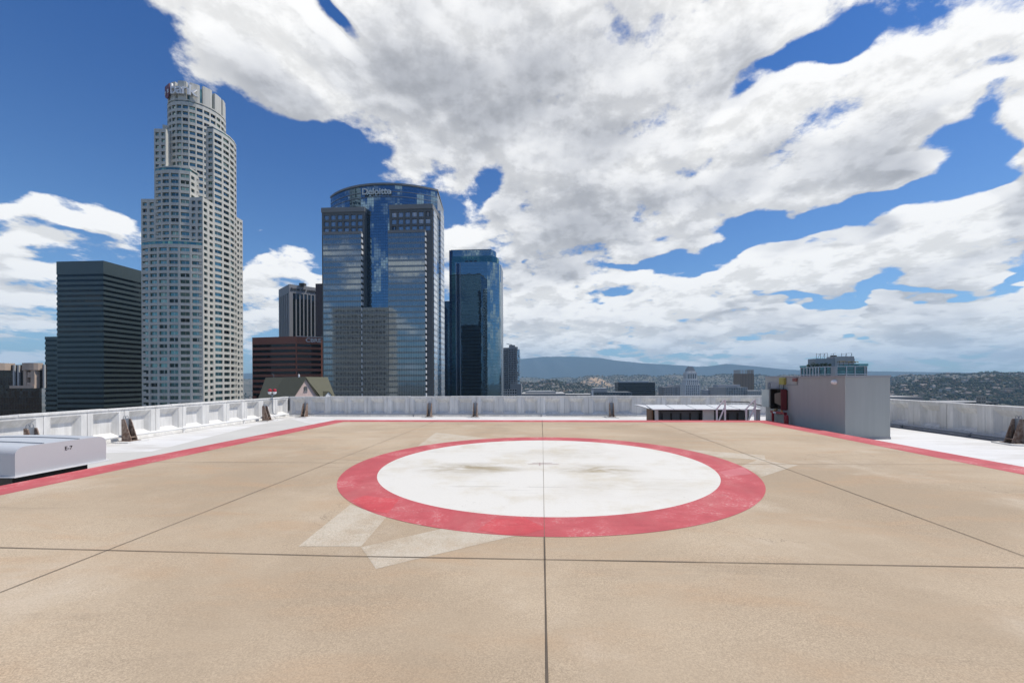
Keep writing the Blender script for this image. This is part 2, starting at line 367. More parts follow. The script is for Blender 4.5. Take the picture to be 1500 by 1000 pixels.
def make_world():
    g = bpy.data.node_groups.new('cloud_density', 'ShaderNodeTree')
    g.interface.new_socket('Vector', in_out='INPUT', socket_type='NodeSocketVector')
    g.interface.new_socket('Detail', in_out='INPUT', socket_type='NodeSocketFloat')
    g.interface.new_socket('Density', in_out='OUTPUT', socket_type='NodeSocketFloat')
    g.interface.new_socket('Body', in_out='OUTPUT', socket_type='NodeSocketFloat')
    T = NT.__new__(NT); T.t = g
    gi = T.n('NodeGroupInput'); go = T.n('NodeGroupOutput')
    d = T.vm('NORMALIZE', gi.outputs[0]); sp = T.n('ShaderNodeSeparateXYZ', {0: d})
    den = T.math('ADD', sp.outputs[1], 1.02)
    st = T.n('ShaderNodeCombineXYZ', {0: T.math('DIVIDE', sp.outputs[0], den), 1: T.math('DIVIDE', sp.outputs[2], den)}).outputs[0]
    dz = T.math('ADD', T.math('MAXIMUM', sp.outputs[2], 0.0), .22)
    pl = T.n('ShaderNodeCombineXYZ', {0: T.math('DIVIDE', sp.outputs[0], dz), 1: T.math('DIVIDE', sp.outputs[1], dz), 2: 3.7}).outputs[0]
    warp = T.noise(pl, 2.2, 3, .5, out='Color')
    stw = T.vm('ADD', st, T.vm('SCALE', T.vm('SUBTRACT', warp, (.5, .5, .5)), scale=.17))
    acc = None
    for (px, py, rx, ry, an, w) in BLOBS:
        c = stereo(ray(px, py)); ca, sa = math.cos(R(an)), math.sin(R(an))
        a = stereo(ray(px+ca*rx*.5, py+sa*rx*.5))-stereo(ray(px-ca*rx*.5, py-sa*rx*.5))
        b = stereo(ray(px-sa*ry*.5, py+ca*ry*.5))-stereo(ray(px+sa*ry*.5, py-ca*ry*.5))
        vin = stw
        if acc is not None:      # chained, so that the blobs are worked off one after another
            vin = T.n('ShaderNodeVectorMath', {0: acc, 1: (1e-9, 1e-9, 0), 2: stw}, operation='MULTIPLY_ADD').outputs[0]
        q = T.n('ShaderNodeMapping', {'Vector': vin, 'Location': (c.x, c.y, 0), 'Rotation': (0, 0, math.atan2(a.y, a.x)), 'Scale': (a.length, b.length, 1)}, vector_type='TEXTURE').outputs[0]
        v = T.ramp(T.vm('LENGTH', q, out=1), 1.5, .2, 0.0, w)
        acc = v if acc is None else T.math('ADD', acc, v)
    front = T.ramp(sp.outputs[1], .1, .45)
    base = T.math('MULTIPLY_ADD', front, -.13, -.22)
    cov = T.math('ADD', T.math('MINIMUM', acc, 1.0), base)
    ps = T.stretch(pl, (1.0, .95, 1.0))                    # cloud streets run away from us
    n1 = T.noise(ps, 3.0, gi.outputs[1], .60, .15); n2 = T.noise(ps, 9.0, gi.outputs[1], .66, .1)
    wp = T.vm('ADD', ps, T.vm('SCALE', T.noise(ps, 7.0, 3, .55, out='Color'), scale=.10))
    vo = T.n('ShaderNodeTexVoronoi', {'Vector': wp, 'Scale': 5.5, 'Detail': 2.0, 'Roughness': .62, 'Lacunarity': 2.3}, feature='F1', normalize=True).outputs['Distance']   # heaped, cauliflower edges
    nn = T.math('ADD', T.math('MULTIPLY', T.math('SUBTRACT', n1, .5), 3.2), T.math('MULTIPLY', T.math('SUBTRACT', n2, .5), 1.8))
    nn = T.math('ADD', nn, T.math('MULTIPLY', T.math('SUBTRACT', .40, vo), 1.1))
    dens = T.math('ADD', cov, nn)
    g.links.new(dens, go.inputs[0]); g.links.new(acc, go.inputs[1])

    W = NT('World', True); S.world = W.m
    tc = W.n('ShaderNodeTexCoord').outputs['Generated']
    d = W.vm('NORMALIZE', tc)
    def dens_at(v, detail):
        nd = W.n('ShaderNodeGroup'); nd.node_tree = g; W.t.links.new(v, nd.inputs[0]); nd.inputs[1].default_value = detail; return nd
    D0 = dens_at(d, 10.0)
    D1 = dens_at(W.vm('ADD', d, tuple(SUND*.030)), 8.0)
    D2 = dens_at(W.vm('ADD', d, tuple(SUND*.12)), 2.0)
    z = W.n('ShaderNodeSeparateXYZ', {0: d}).outputs[2]
    n0 = D0.outputs[0]
    relu = lambda v: W.math('MAXIMUM', v, 0.0)
    alpha = W.ramp(n0, -.14, .40)
    lit = W.ramp(W.math('SUBTRACT', n0, D1.outputs[0]), -.55, .45)   # side turned to the sun
    tau = W.math('ADD', W.math('MULTIPLY', relu(D1.outputs[0]), .40), W.math('MULTIPLY_ADD', relu(D2.outputs[0]), .7, W.math('MULTIPLY', relu(W.math('SUBTRACT', D2.outputs[1], .85)), .62)))
    shade = W.math('MULTIPLY', W.ramp(tau, .40, 2.5), W.ramp(z, 0.0, .30, .60, 1.0))   # light lost on its way through the cloud
    bright = W.math('MULTIPLY_ADD', shade, -.49, .97)
    bright = W.math('MULTIPLY', bright, W.ramp(lit, 0.0, 1.0, .87, 1.10))
    ccol = W.mix(shade, (1.0, .995, .985), (.95, .975, 1.05))
    hz = W.ramp(z, .14, .0)                                 # clouds near the horizon sink into blue air
    ccol = W.mix(W.math('MULTIPLY', hz, .32), ccol, (.62, .80, 1.0))
    sky = W.n('ShaderNodeTexSky', sky_type='NISHITA', sun_disc=False, sun_elevation=SUN_EL, sun_rotation=SUN_AZ, altitude=150.0, air_density=1.0, dust_density=.6, ozone_density=2.2)
    tint = W.mix(W.ramp(z, .02, .72), (.66, .94, 1.20), (.21, .57, 1.10))
    skyc = W.n('ShaderNodeMix', {6: sky.outputs[0], 7: tint}, data_type='RGBA', blend_type='MULTIPLY')
    skyc.inputs[0].default_value = 1.0
    b0 = W.n('ShaderNodeBackground', {0: skyc.outputs[2], 1: .105})
    b1 = W.n('ShaderNodeBackground', {0: ccol, 1: bright})
    am = W.math('MULTIPLY', alpha, W.ramp(z, -.01, .03))
    mx = W.n('ShaderNodeMixShader', {0: am, 1: b0.outputs[0], 2: b1.outputs[0]})
    W.t.links.new(mx.outputs[0], W.n('ShaderNodeOutputWorld').inputs[0])
    W.m.cycles.sampling_method = 'MANUAL'; W.m.cycles.sample_map_resolution = 512
make_world()
S.view_settings.view_transform = 'Standard'; S.view_settings.look = 'None'
S.view_settings.exposure = 0.0; S.view_settings.gamma = 1.0
S.render.engine = 'CYCLES'
S.cycles.use_denoising = True
S.cycles.max_bounces = 8; S.cycles.diffuse_bounces = 4; S.cycles.glossy_bounces = 4; S.cycles.transparent_max_bounces = 8; S.cycles.volume_bounces = 0
S.cycles.sample_clamp_indirect = 8.0
#@@PART2

# ================================================================== the roof we stand on
XL, XR, YF, YB = -14.2, 14.7, 22.2, -9.0      # inner faces of the parapets
RZ, PT = -0.30, 0.79                          # roof level, parapet top
DL, DR, DF = -8.85, 9.13, 17.08               # deck edges
def sheet(name, pts, z, mat, parent):
    m = MB(); m.poly([(p[0], p[1], z) for p in pts], 0, [(p[0], p[1]) for p in pts]); return m.build(name, mat, parent)
m = MB(); m.prism([(DL, YB), (DR, YB), (DR, DF), (DL, DF)], RZ+.01, 0)
deck = m.build('deck', M['deck']); tag(deck, kind='structure')
m = MB(); m.prism([(XL, YB), (XR, YB), (XR, YF), (XL, YF)], RZ-.5, RZ)
roof = m.build('roof', M['roof']); tag(roof, kind='structure')
# bare concrete margin between the deck and the white coating
mg = [tuple(atZ(x, y, RZ)[:2]) for x, y in ((222, 661), (300, 641.5), (380, 621.5), (425, 613.3))]
sheet('bare_margin', [(-13.2, YB), (DL-.004, YB), (DL-.004, 16.6)]+mg[::-1]+[(mg[0][0]-1.2, mg[0][1]-.3), (-13.2, mg[0][1]-.6)], RZ+.004, M['roofgrey'], roof)
sheet('shadow_strip', [(XR-.62, YB), (XR-.05, YB), (XR-.05, YF-.3), (XR-.62, YF-.3)], RZ+.006, M['shadegrey'], roof)  # dark sheet standing in for the parapet's shadow on the white roof
# painted border
bw = .74
sheet('border_stripe', [(DL+.003, YB), (DL+bw, YB), (DL+bw, DF-bw), (DL+.003, DF-.003)], .0015, M['red'], deck)
sheet('border_stripe', [(DR-bw, YB), (DR-.003, YB), (DR-.003, DF-.003), (DR-bw, DF-bw)], .0015, M['red'], deck)
sheet('border_stripe', [(DL+bw+.002, DF-bw), (DR-bw-.002, DF-bw), (DR-.006, DF-.003), (DL+.006, DF-.003)], .0015, M['red'], deck)
def ppoly(px): return [tuple(atZ(x, y, 0)[:2]) for x, y in px]
for q in ([(513, 738.7), (566, 757), (529, 800), (437, 800)], [(529, 801), (652, 773), (756, 784), (550.7, 833)],
          [(1085, 683), (1110, 673), (1169, 681), (1116, 698)], [(1004, 658), (1120, 666.6), (1121.6, 673.5), (1057, 670)],
          [(638.7, 633), (721, 642.7), (690, 648), (612, 653)]):
    sheet('cleaned_patch', ppoly(q), .0018, M['patch'], deck)
CCX, CCY, RO, RI = .045, 8.23, 3.81, 3.18
def disc(name, r0, r1, z, mat, a0=0.0, a1=2*math.pi, n=160):
    m = MB(); P = lambda r, a: (CCX+r*math.cos(a), CCY+r*math.sin(a), z)
    if r0 == 0: m.poly([P(r1, 2*math.pi*k/n) for k in range(n)])
    else:
        for k in range(n):
            a, b = a0+(a1-a0)*k/n, a0+(a1-a0)*(k+1)/n
            m.poly([P(r0, a), P(r1, a), P(r1, b), P(r0, b)])
    return m.build(name, mat, deck)
disc('landing_circle', 0, RI, .0032, M['wcirc'])
disc('red_ring', RI-.001, RO, .0034, M['red'])
def ringpatch(px, mat):
    out = []
    for x, y in px:
        p = atZ(x, y, 0); d = Vector((p.x-CCX, p.y-CCY)); r = min(max(d.length, RI+.01), RO-.01); d = d.normalized()*r
        out.append((CCX+d.x, CCY+d.y))
    sheet('repainted_patch', out, .005, mat, deck)
ringpatch([(515, 733), (534, 726), (585, 731), (568, 752), (541, 748)], M['red2'])
ringpatch([(700, 776), (722, 760), (767, 758), (800, 774), (770, 783), (735, 783)], M['red2'])
ringpatch([(1053, 691), (1088, 684), (1102, 694), (1064, 698)], M['red3'])
def joint(a, b, w=.011, z=.0064, mat='joint'):
    a, b = Vector(a), Vector(b); t = (b-a).normalized(); n = Vector((-t.y, t.x))*w/2
    k = max(2, int((b-a).length/.5)); rnd = random.Random(int(a.x*100)+3)
    L, Rr = [], []
    for i in range(k+1):
        p = a+(b-a)*i/k; j = rnd.uniform(.7, 1.25)
        L.append(p+n*j); Rr.append(p-n*j)
    m = MB()
    for i in range(k): m.poly([(*Rr[i], z), (*Rr[i+1], z), (*L[i+1], z), (*L[i], z)])
    m.build('expansion_joint', M[mat], deck)
joint((.035, YB), (.02, CCY-RO), .013); joint((.02, CCY+RO), (0, DF-.01), .016); joint((.02, CCY-RO), (.02, CCY+RO), .006, mat='joint2')
joint((-4.35, YB), (-4.39, DF-.01), .009, mat='joint2'); joint((4.53, YB), (4.6, DF-.01), .011)
joint((DL, 3.93), (-1.9, 3.85), .011); joint((-1.9, 3.85), (DR, 3.91), .011)
joint((DL, 8.16), (CCX-RO, 8.21), .010, mat='joint2'); joint((CCX-RO, 8.21), (CCX+RO, 8.34), .003, mat='joint2'); joint((CCX+RO, 8.34), (DR, 8.46), .011, mat='joint2')
m = MB()                                        # small survey mark at the circle's centre
for a, b in (((-.28, 8.17), (.33, 8.2)), ((-.05, 8.05), (-.05, 8.33)), ((-.2, 8.3), (.2, 8.32))): m.bar((*a, .0066), (*b, .0066), .022, .001)
m.build('centre_mark', simple('faded_mark', (.45, .33, .31)), deck)

# ------------------------------------------------------------------ parapets of precast panels
def panel_mesh(w):
    """wall along +x from 0 to w, inner face at y=0 looking to -y, recessed field with sloping sides"""
    m = MB(); H0, H1, T = RZ, PT-.05, .22
    e = (1.0*w-.0)/2; rw = min(.80, w*.70); x0, x1 = (w-rw)/2, (w+rw)/2; z0, z1 = RZ+.16, PT-.13; d = .17; b = .12; g = .006
    O = [(g, 0, H0), (w-g, 0, H0), (w-g, 0, H1), (g, 0, H1)]; I = [(x0, 0, z0), (x1, 0, z0), (x1, 0, z1), (x0, 0, z1)]
    J = [(x0+b, d, z0+b), (x1-b, d, z0+b), (x1-b, d, z1-.21), (x0+b, d, z1-.21)]
    for i in range(4):
        j = (i+1) % 4; m.poly([O[i], O[j], I[j], I[i]]); m.poly([I[i], I[j], J[j], J[i]])
    m.poly(J)
    B = [(g, T, H0), (w-g, T, H0), (w-g, T, H1), (g, T, H1)]
    m.poly([O[3], O[2], B[2], B[3]]); m.poly([O[0], O[3], B[3], B[0]]); m.poly([O[2], O[1], B[1], B[2]]); m.poly(B[::-1])
    return m
def parapet(origin, rz, widths, label, name='parapet_wall'):
    root = empty(name, origin, label, 'parapet wall', 'low walls round the roof', rz=rz)
    rot = Matrix.Rotation(rz, 4, 'Z'); x = 0.0; cache = {}
    for i, w in enumerate(widths):
        k = round(w, 2)
        if k not in cache:
            o = panel_mesh(k).build('panel', M['parapet']); cache[k] = o; o.parent = root
        else:
            o = cache[k].copy(); COL.objects.link(o); o.parent = root
        o.location = (x, 0, 0); x += k
    rnd = random.Random(len(widths))
    m = MB(); xx = 0.0                         # coping in lengths, each a hair off the next
    while xx < x-.05:
        L = min(2.3, x-xx); dz = rnd.uniform(-.006, .012)
        m.box((xx, -.025, PT-.05), (xx+L-.012, .25, PT+dz)); xx += L
    c = m.build('coping', M['parapet']); c.parent = root
    m = MB(); m.poly([(0, -.14, RZ+.002), (x, -.14, RZ+.002), (x, -.12, RZ+.09), (0, -.12, RZ+.09)]); m.poly([(0, -.12, RZ+.09), (x, -.12, RZ+.09), (x, -.004, RZ+.12), (0, -.004, RZ+.12)])
    m.poly([(0, -.14, RZ), (0, -.12, RZ+.09), (0, -.004, RZ+.12), (0, -.004, RZ)])
    m.poly([(x, -.14, RZ), (x, -.004, RZ), (x, -.004, RZ+.12), (x, -.12, RZ+.09)])
    c = m.build('base_curb', M['parapet']); c.parent = root
    return root
wl = [1.13]*8+[.87, 1.15]+[1.13]*17
# left: runs along +Y, inner face looks to +X
tot = sum(wl)
parapet((XL, YF-tot, 0), R(90), wl, 'sunlit white recessed panel parapet on the tower side, beside the raised grey cover box')
wf = [1.13]*5+[1.24]*6+[1.02]+[1.29]*12; wf.append(round(XR-XL-sum(wf), 2))
parapet((XL, YF, 0), 0, wf, 'shaded grey white panel parapet across the far end of the helipad')
wr = [1.30]*23
parapet((XR, YF, 0), R(-90), wr, 'shaded white parapet beyond the grey shed, with ribbed recessed panels')
# pipes on the roof along the walls
def pipe_run(pts, r, label, mat=None, joints=()):
    m = MB(); m.tube(pts, r, 10)
    o = m.build('roof_pipe', mat or M['pipe'], at=pts[0]); tag(o, label, 'pipe')
    for p, t in joints:
        m = MB(); p = Vector(p); t = Vector(t); m.tube([p-t*.07, p+t*.07], r*1.45, 10); m.bar(p-Vector((0, 0, r)), (p.x, p.y, RZ), .05); m.build('coupling', mat or M['pipe'], o)
    return o
pipe_run([(XL+.33, -8.5, -.12), (XL+.33, 10, -.12), (XL+.34, YF-.55, -.13)], .045, 'long white pipe with couplings low along the sunlit parapet', None, [((XL+.33, y, -.12), (0, 1, 0)) for y in (9.0, 12.2, 15.1, 18.3)])
pipe_run([(XL+.6, YF-.3, -.16), (-.05, YF-.3, -.16)], .032, 'thin grey pipe low along the far parapet, towards the tower side', M['galv'], [((-.05, YF-.3, -.16), (1, 0, 0)), ((-7, YF-.3, -.16), (1, 0, 0))])
pipe_run([(.2, YF-.3, -.2), (4.0, YF-.3, -.2), (5.0, YF-.3, -.2)], .028, 'short dark pipe low along the far parapet, centre of the helipad', M['galv'], [((3.8, YF-.3, -.2), (1, 0, 0))])
pipe_run([(XR-.3, YF-.4, -.2), (XR-.3, -8, -.2)], .035, 'grey pipe low along the shaded parapet behind the shed', M['galv'], [((XR-.3, y, -.2), (0, 1, 0)) for y in (17.2, 14.6, 11.5)])

# ------------------------------------------------------------------ davit stands
def make_stand():
    root = empty('davit_stand', (0, 0, 0))
    prof = [(0, 0), (.33, 0), (.33, .05), (.12, .66), (.10, .70), (0, .70)]
    for s in (-1, 1):
        y0 = s*.10; m = MB()
        A = [(x, y0-.012, z) for x, z in prof]; B = [(x, y0+.012, z) for x, z in prof]
        m.poly(A); m.poly(B[::-1])
        for i in range(len(A)):
            j = (i+1) % len(A); m.poly([A[j], A[i], B[i], B[j]])
        m.bar((.16, y0-s*.02, .02), (.16, y0-s*.02, .4), .02, .02)
        m.build('gusset', M['rust'], root)
    m = MB(); m.box((.012, -.087, .02), (.05, .087, .72)); m.build('post_plate', M['galv'], root)
    m = MB(); m.bar((.27, -.087, .11), (.27, .087, .11), .05, .03); m.build('cross_bar', M['rust'], root)
    m = MB(); m.box((-.03, -.19, -.015), (.38, .19, -.001)); m.build('base_plate', M['rust'], root)
    for yy in (-.045, .045):
        m = MB(); m.tube([(.031, yy-.035, .72)]+[(.031, yy-.035*math.cos(a), .76+.05*math.sin(a)) for a in [math.pi*k/6 for k in range(7)]]+[(.031, yy+.035, .72)], .008, 6)
        m.build('eye_bolt', M['galv'], root)
    return root
stand0 = make_stand(); used = [0]
pads = []
def stand(x, y, rz, label, pad=None, s=1.0):
    o = stand0 if not used[0] else copy_tree(stand0)
    used[0] = 1; o.location = (x, y, RZ+.05); o.rotation_euler = (0, 0, rz); o.scale = (s, s, s)
    tag(o, label, 'davit stand', 'rusty davit stands along the parapets')
    m = MB(); c, sn = math.cos(rz), math.sin(rz)
    P = [(-.06, -.36), (.46, -.34), (.55, .3), (.3, .40), (-.06, .38)]
    P = [(x+a*c-b*sn, y+a*sn+b*c) for a, b in P]
    m.prism(P, RZ+.002, RZ+.034)
    p = m.build('mortar_pad', M['roof'], at=(x, y, RZ)); tag(p, 'low white mortar pad under the '+label.split(',')[0], 'mortar pad', 'pads under the davit stands')
WX = XL+.42
yv = lambda px: atX(px, 600, WX+.1).y
stand(WX, yv(47), 0, 'rusty davit stand rising behind the grey cover box')
stand(WX, yv(187), 0, 'rusty davit stand on the sunlit roof, just past the cover box')
stand(WX, yv(389), 0, 'rusty davit stand beside the red warning lamps')
fx = lambda px: atY(px, 600, YF-.6).x
stand(fx(446), YF-.46, R(-90), 'rusty davit stand below the pink brick gable')
stand(fx(629), YF-.46, R(-90), 'rusty davit stand under the wide glass tower flank')
stand(fx(696), YF-.46, R(-90), 'rusty davit stand under the slim blue tower')
stand(fx(896), YF-.46, R(-90), 'rusty davit stand close to the white canopy')
stand(XR-.42, atX(1487, 600, XR-.55).y, R(180), 'rusty davit stand beyond the grey shed, at the shaded parapet')

# ------------------------------------------------------------------ red warning lamps
lx = XL+.05; ly = atX(398, 580, lx).y
lamp = empty('warning_lamp', (lx, ly, PT), 'twin red obstruction lamps on a bent conduit at the parapet corner', 'warning lamp')
m = MB(); m.tube([(lx+.03, ly, PT+.16), (lx+.03, ly, PT-.55), (lx+.05, ly+.03, PT-.8), (lx+.15, ly+.16, PT-.93), (lx+.25, ly+.40, PT-.97), (lx+.28, ly+.7, PT-.99)], .022, 8); m.build('conduit', M['galv'], lamp)
for s in (-1, 1):
    yy = ly+s*.02; xx = lx+.03+s*.115
    m = MB(); m.tube([(lx+.03, ly, PT+.13), (lx+.03+s*.07, ly, PT+.15), (xx, yy, PT+.21)], .025, 8); m.build('bracket', M['galv'], lamp)
    m = MB(); m.lathe((xx, yy, PT+.20), [(.0, 0), (.065, .0), (.085, .04), (.095, .10), (.10, .12), (0.0, .125)], 14); m.build('lamp_base', M['white'], lamp)
    m = MB(); m.lathe((xx, yy, PT+.325), [(.085, 0), (.095, .05), (.088, .10), (.06, .145), (0, .16)], 14); m.build('red_globe', M['redglass'], lamp)
m = MB(); m.tube([(XL+.06, YF-.06, PT-.1), (XL+.06, YF-.06, RZ+.3)], .028, 8); o = m.build('down_pipe', M['black'], at=(XL+.06, YF-.06, PT-.1)); tag(o, 'thin black pipe standing in the far corner of the two parapets', 'pipe')

# ------------------------------------------------------------------ the grey cover box (E-7)
bx = -9.12
a = atX(22, 698, bx); b = atX(155.5, 671.5, bx); tz = atX(60, 652, bx).z; tz2 = atX(140, 641, bx).z
bz = (a.z+b.z)/2; y0, y1 = a.y, b.y; bh = .50; bz = .06
cover = empty('roof_cover', (bx, y0, bz), 'low pale grey sheet metal cover box with rounded top, marked E-7', 'cover box')
rr = .14; prof = []
for k in range(9):
    t = math.pi/2*k/8; prof.append((y1-rr+rr*math.cos(t)*1.0, bz+bh-rr+rr*math.sin(t)))
for k in range(9):
    t = math.pi/2+math.pi/2*k/8; prof.append((y0+rr+rr*math.cos(t), bz+bh-rr+rr*math.sin(t)+.0))
prof = [(y1, bz)]+prof+[(y0, bz)]
m = MB(); xf, xb = bx, bx-2.6
camber = lambda x: .035*math.sin(math.pi*(bx-x)/2.6)
m.poly([(xf, y, z) for y, z in prof]); m.poly([(xb, y, z) for y, z in prof][::-1])
nx = 10
for i in range(len(prof)-1):
    for k in range(nx):
        xa, xc = xf+(xb-xf)*k/nx, xf+(xb-xf)*(k+1)/nx
        z = lambda p, x: p[1]+(camber(x) if p[1] > bz+.3 else 0)
        m.poly([(xa, prof[i+1][0], z(prof[i+1], xa)), (xa, prof[i][0], z(prof[i], xa)), (xc, prof[i][0], z(prof[i], xc)), (xc, prof[i+1][0], z(prof[i+1], xc))], smooth=True)
m.build('hood', M['boxpaint'], cover)
m = MB(); m.box((xf+.035, y0-.03, bz-.022), (xb, y1+.05, bz-.002)); m.build('flange', M['lip'], cover)
for yy in (y0+.42, y0+1.0):
    m = MB()
    for k in range(nx):
        xa, xc = xf-.02+(xb-xf)*k/nx, xf-.02+(xb-xf)*(k+1)/nx
        m.bar((xa, yy, bz+bh+camber(xa)+.004), (xc, yy, bz+bh+camber(xc)+.004), .025, .022)
    m.build('seam', M['galv'], cover)
m = MB(); m.box((xf-.12, y0+.05, RZ+.002), (xb+.1, y1-.25, bz-.024)); m.build('shade_block', M['black'], cover)  # black block stands in for the deep shade under the cover
text('marking', 'E-7', .10, M['black'], cover, (xf+.004, y0+.54*(y1-y0), bz+.36), R(90), .002, 'CENTER')

# ------------------------------------------------------------------ stair shed
sy0 = 13.98; sx0 = atY(1238, 600, sy0).x; sx1 = atY(1304, 600, sy0).x
sy1 = atX(1121.5, 600, sx0).y; sh = (atY(1238, 549.8, sy0).z+atY(1304, 549.3, sy0).z)/2
shed = empty('roof_shed', (sx0, sy0, RZ), 'windowless grey stucco stair shed standing at the edge of the helipad', 'shed')
m = MB(); m.prism([(sx0, sy0), (sx1, sy0), (sx1, sy1), (sx0, sy1)], RZ, sh-.07); m.build('wall', M['shed'], shed)
m = MB(); m.prism([(sx0-.02, sy0-.02), (sx1+.02, sy0-.02), (sx1+.02, sy1+.02), (sx0-.02, sy1+.02)], sh-.068, sh); m.build('roof_cap', M['shed2'], shed)
m = MB(); m.prism([(sx0-.012, sy0-.012), (sx1+.012, sy0-.012), (sx1+.012, sy1+.012), (sx0-.012, sy1+.012)], RZ+.002, RZ+.07); m.build('base_trim', M['shed2'], shed)
def onshed(px, py, off=0.0): return atX(px, py, sx0-off)
def srect(m, xa, ya, xb_, yb_, d0, d1, mi=0):
    p, q = onshed((xa+xb_)/2, ya), onshed((xa+xb_)/2, yb_); A, B = onshed(xa, (ya+yb_)/2).y, onshed(xb_, (ya+yb_)/2).y
    m.box((sx0-d1, A, p.z), (sx0-d0, B, q.z), mi)
m = MB(); srect(m, 1125.5, 560, 1142, 570, .002, .03, 0); lv = m.build('louvre', M['shed2'], shed)
m = MB(); srect(m, 1126, 560.5, 1129.5, 569.5, .031, .05); m.build('louvre_blade', M['galv'], lv)
m = MB(); p = onshed(1223.5, 559.5); m.lathe((0, 0, 0), [(.11, 0), (.11, .03), (.085, .09), (.03, .125), (0, .13)], 16)
m.v = [(p.x-.003-v[2], p.y+v[0], p.z+v[1]*.75) for v in m.v]
bl = m.build('wall_lamp', M['white'], at=p); tag(bl, 'small round white bulkhead lamp on the grey shed wall', 'lamp')
m = MB(); srect(m, 1145, 553, 1152, 563, .003, .12); o = m.build('alarm_box', M['yellow'], at=onshed(1148, 560)); bevel(o, .015); tag(o, 'yellow box fixed high on the shed wall, above the hose cabinet', 'alarm box')
m = MB(); q = onshed(1148, 563, .05); r_ = onshed(1147, 571, .05); m.tube([q, (q.x, q.y, q.z-.05), r_], .012, 6); m.build('cable', M['black'], o)
m = MB(); srect(m, 1164, 553.5, 1169, 558.5, .003, .10); o2 = m.build('alarm_horn', M['pinkred'], at=onshed(1166, 556)); bevel(o2, .02); tag(o2, 'faded red alarm horn high on the shed wall', 'alarm horn')
m = MB(); P = [onshed(1168, 559, .02), onshed(1167.5, 563.6, .02), onshed(1152.5, 563.6, .02)]; m.tube(P, .012, 6); m.build('conduit', M['galv'], o2)
# hose cabinet standing open, with its red pipes
cp = onshed(1146, 600)
cab = empty('hose_cabinet', cp, 'open fire hose cabinet with red door and folded hose on the shed wall', 'hose cabinet')
m = MB(); srect(m, 1137.5, 571, 1154, 599, .004, .03); m.build('back_plate', M['dark'], cab)
A, B = onshed(1137.5, 585).y, onshed(1154, 585).y; zt, zb = onshed(1146, 570.5).z, onshed(1146, 599).z; D = .26
m = MB(); m.box((sx0-D, A, zb), (sx0-.031, A-.03, zt)); m.box((sx0-D, B, zb), (sx0-.031, B+.03, zt)); m.box((sx0-D, A-.03, zt+.002), (sx0-.031, B+.03, zt+.03)); m.build('case', M['dark'], cab)
m = MB(); m.box((sx0-D-.02, B+.0, zb-.02), (sx0-.06, B-.03, zt+.02)); m.build('door', M['cabred'], cab)
m = MB(); m.box((sx0-D-.03, A+.05, zb+.05), (sx0-D-.005, A+.62, zt-.02)); m.build('door', M['cabdoor'], cab)['label'] = 'pale green cabinet door standing open'
m = MB()
for k in range(5): m.box((sx0-.22+.01*k, A-.30-.07*k, zb+.24-.02*k), (sx0-.07, A-.25-.07*k, zt-.16+.015*k))
bevel(m.build('folded_hose', M['beige'], cab), .015)
sp_ = onshed(1146, 604); cp2 = empty('standpipe', (sp_.x-.2, sp_.y, RZ), 'red fire standpipe with elbow and valves below the hose cabinet', 'standpipe')
xx = sx0-.22; ya = onshed(1140, 610).y; yb = onshed(1160, 606).y; zp = onshed(1150, 604.5).z
m = MB(); m.tube([(xx, ya, RZ), (xx, ya, zp)], .05, 12); m.tube([(xx, ya+.12, zp), (xx, yb+.15, zp)], .055, 12)
m.tube([(xx, yb+.15, zp), (xx, yb+.06, zp-.01), (xx, yb+.01, zp-.07), (xx, yb, zp-.16), (xx, yb, RZ)], [.055, .07, .075, .085, .085], 12); m.build('pipe', M['pipered'], cp2)
m = MB(); m.tube([(xx, ya-.05, zp+.02), (xx-.02, ya-.2, zp+.1), (xx, ya-.3, zp+.12)], .045, 10); m.build('valve', M['brass'], cp2)
m = MB(); m.tube([(xx, yb+.3, zp+.05), (xx, yb+.3, zp+.26)], .04, 10); m.build('valve', M['brass'], cp2)
for yy in (ya-.02, yb+.34):
    m = MB(); m.lathe((xx, yy, zp+.22), [(0, 0), (.09, .0), (.10, .02), (.09, .04), (0, .04)], 14); m.build('hand_wheel', M['dark'], cp2)
m = MB(); m.lathe((xx-.05, ya-.25, zp+.0), [(.0, -.04), (.06, -.04), (.075, .0), (.06, .03), (0, .03)], 12); m.build('hose_coupling', M['white'], cp2)
m = MB(); m.tube([onshed(1137, 595, .08), onshed(1120, 595, .1), Vector((sx0-.5, sy1+.6, .62)), Vector((sx0-1.6, sy1+.9, .62))], .022, 6); o = m.build('water_hose', M['duct'], at=(sx0-.1, sy1, .6)); tag(o, 'thin dark pipe running from the shed wall to the canopy', 'pipe')

# ------------------------------------------------------------------ low white canopy over roof equipment
cy0, cy1 = 17.75, 18.85
cxa, cxb = atY(955, 600, cy0).x, atY(1110, 600, cy0).x
zf = atY(1030, 598.7, cy0).z; zb_ = atY(1030, 592.6, cy1).z
canopy = empty('roof_canopy', (cxa, cy0, RZ), 'low white canopy sheltering dark ducts at the far edge of the deck', 'canopy')
n = 5; xo0 = cxa-.02; wq = (cxb+.1-xo0)/n
for k in range(n):
    m = MB(); x0, x1 = xo0+wq*k+.02, xo0+wq*(k+1)-.02
    for (x, X) in ((x0, x1),):
        p = [(x, cy0-.15, zf), (X, cy0-.15, zf), (X, cy1, zb_), (x, cy1, zb_)]
        q = [(a_, b_, c_-.035) for a_, b_, c_ in p]
        m.poly(p); m.poly(q[::-1])
        for i in range(4):
            j = (i+1) % 4; m.poly([q[i], q[j], p[j], p[i]])
    m.build('roof_panel', M['panelwhite'], canopy)
for k in range(1, n):
    m = MB(); m.bar((xo0+wq*k, cy0-.1, zf-.02), (xo0+wq*k, cy1-.05, zb_-.02), .036, .05); m.build('joint_rail', M['galv'], canopy)
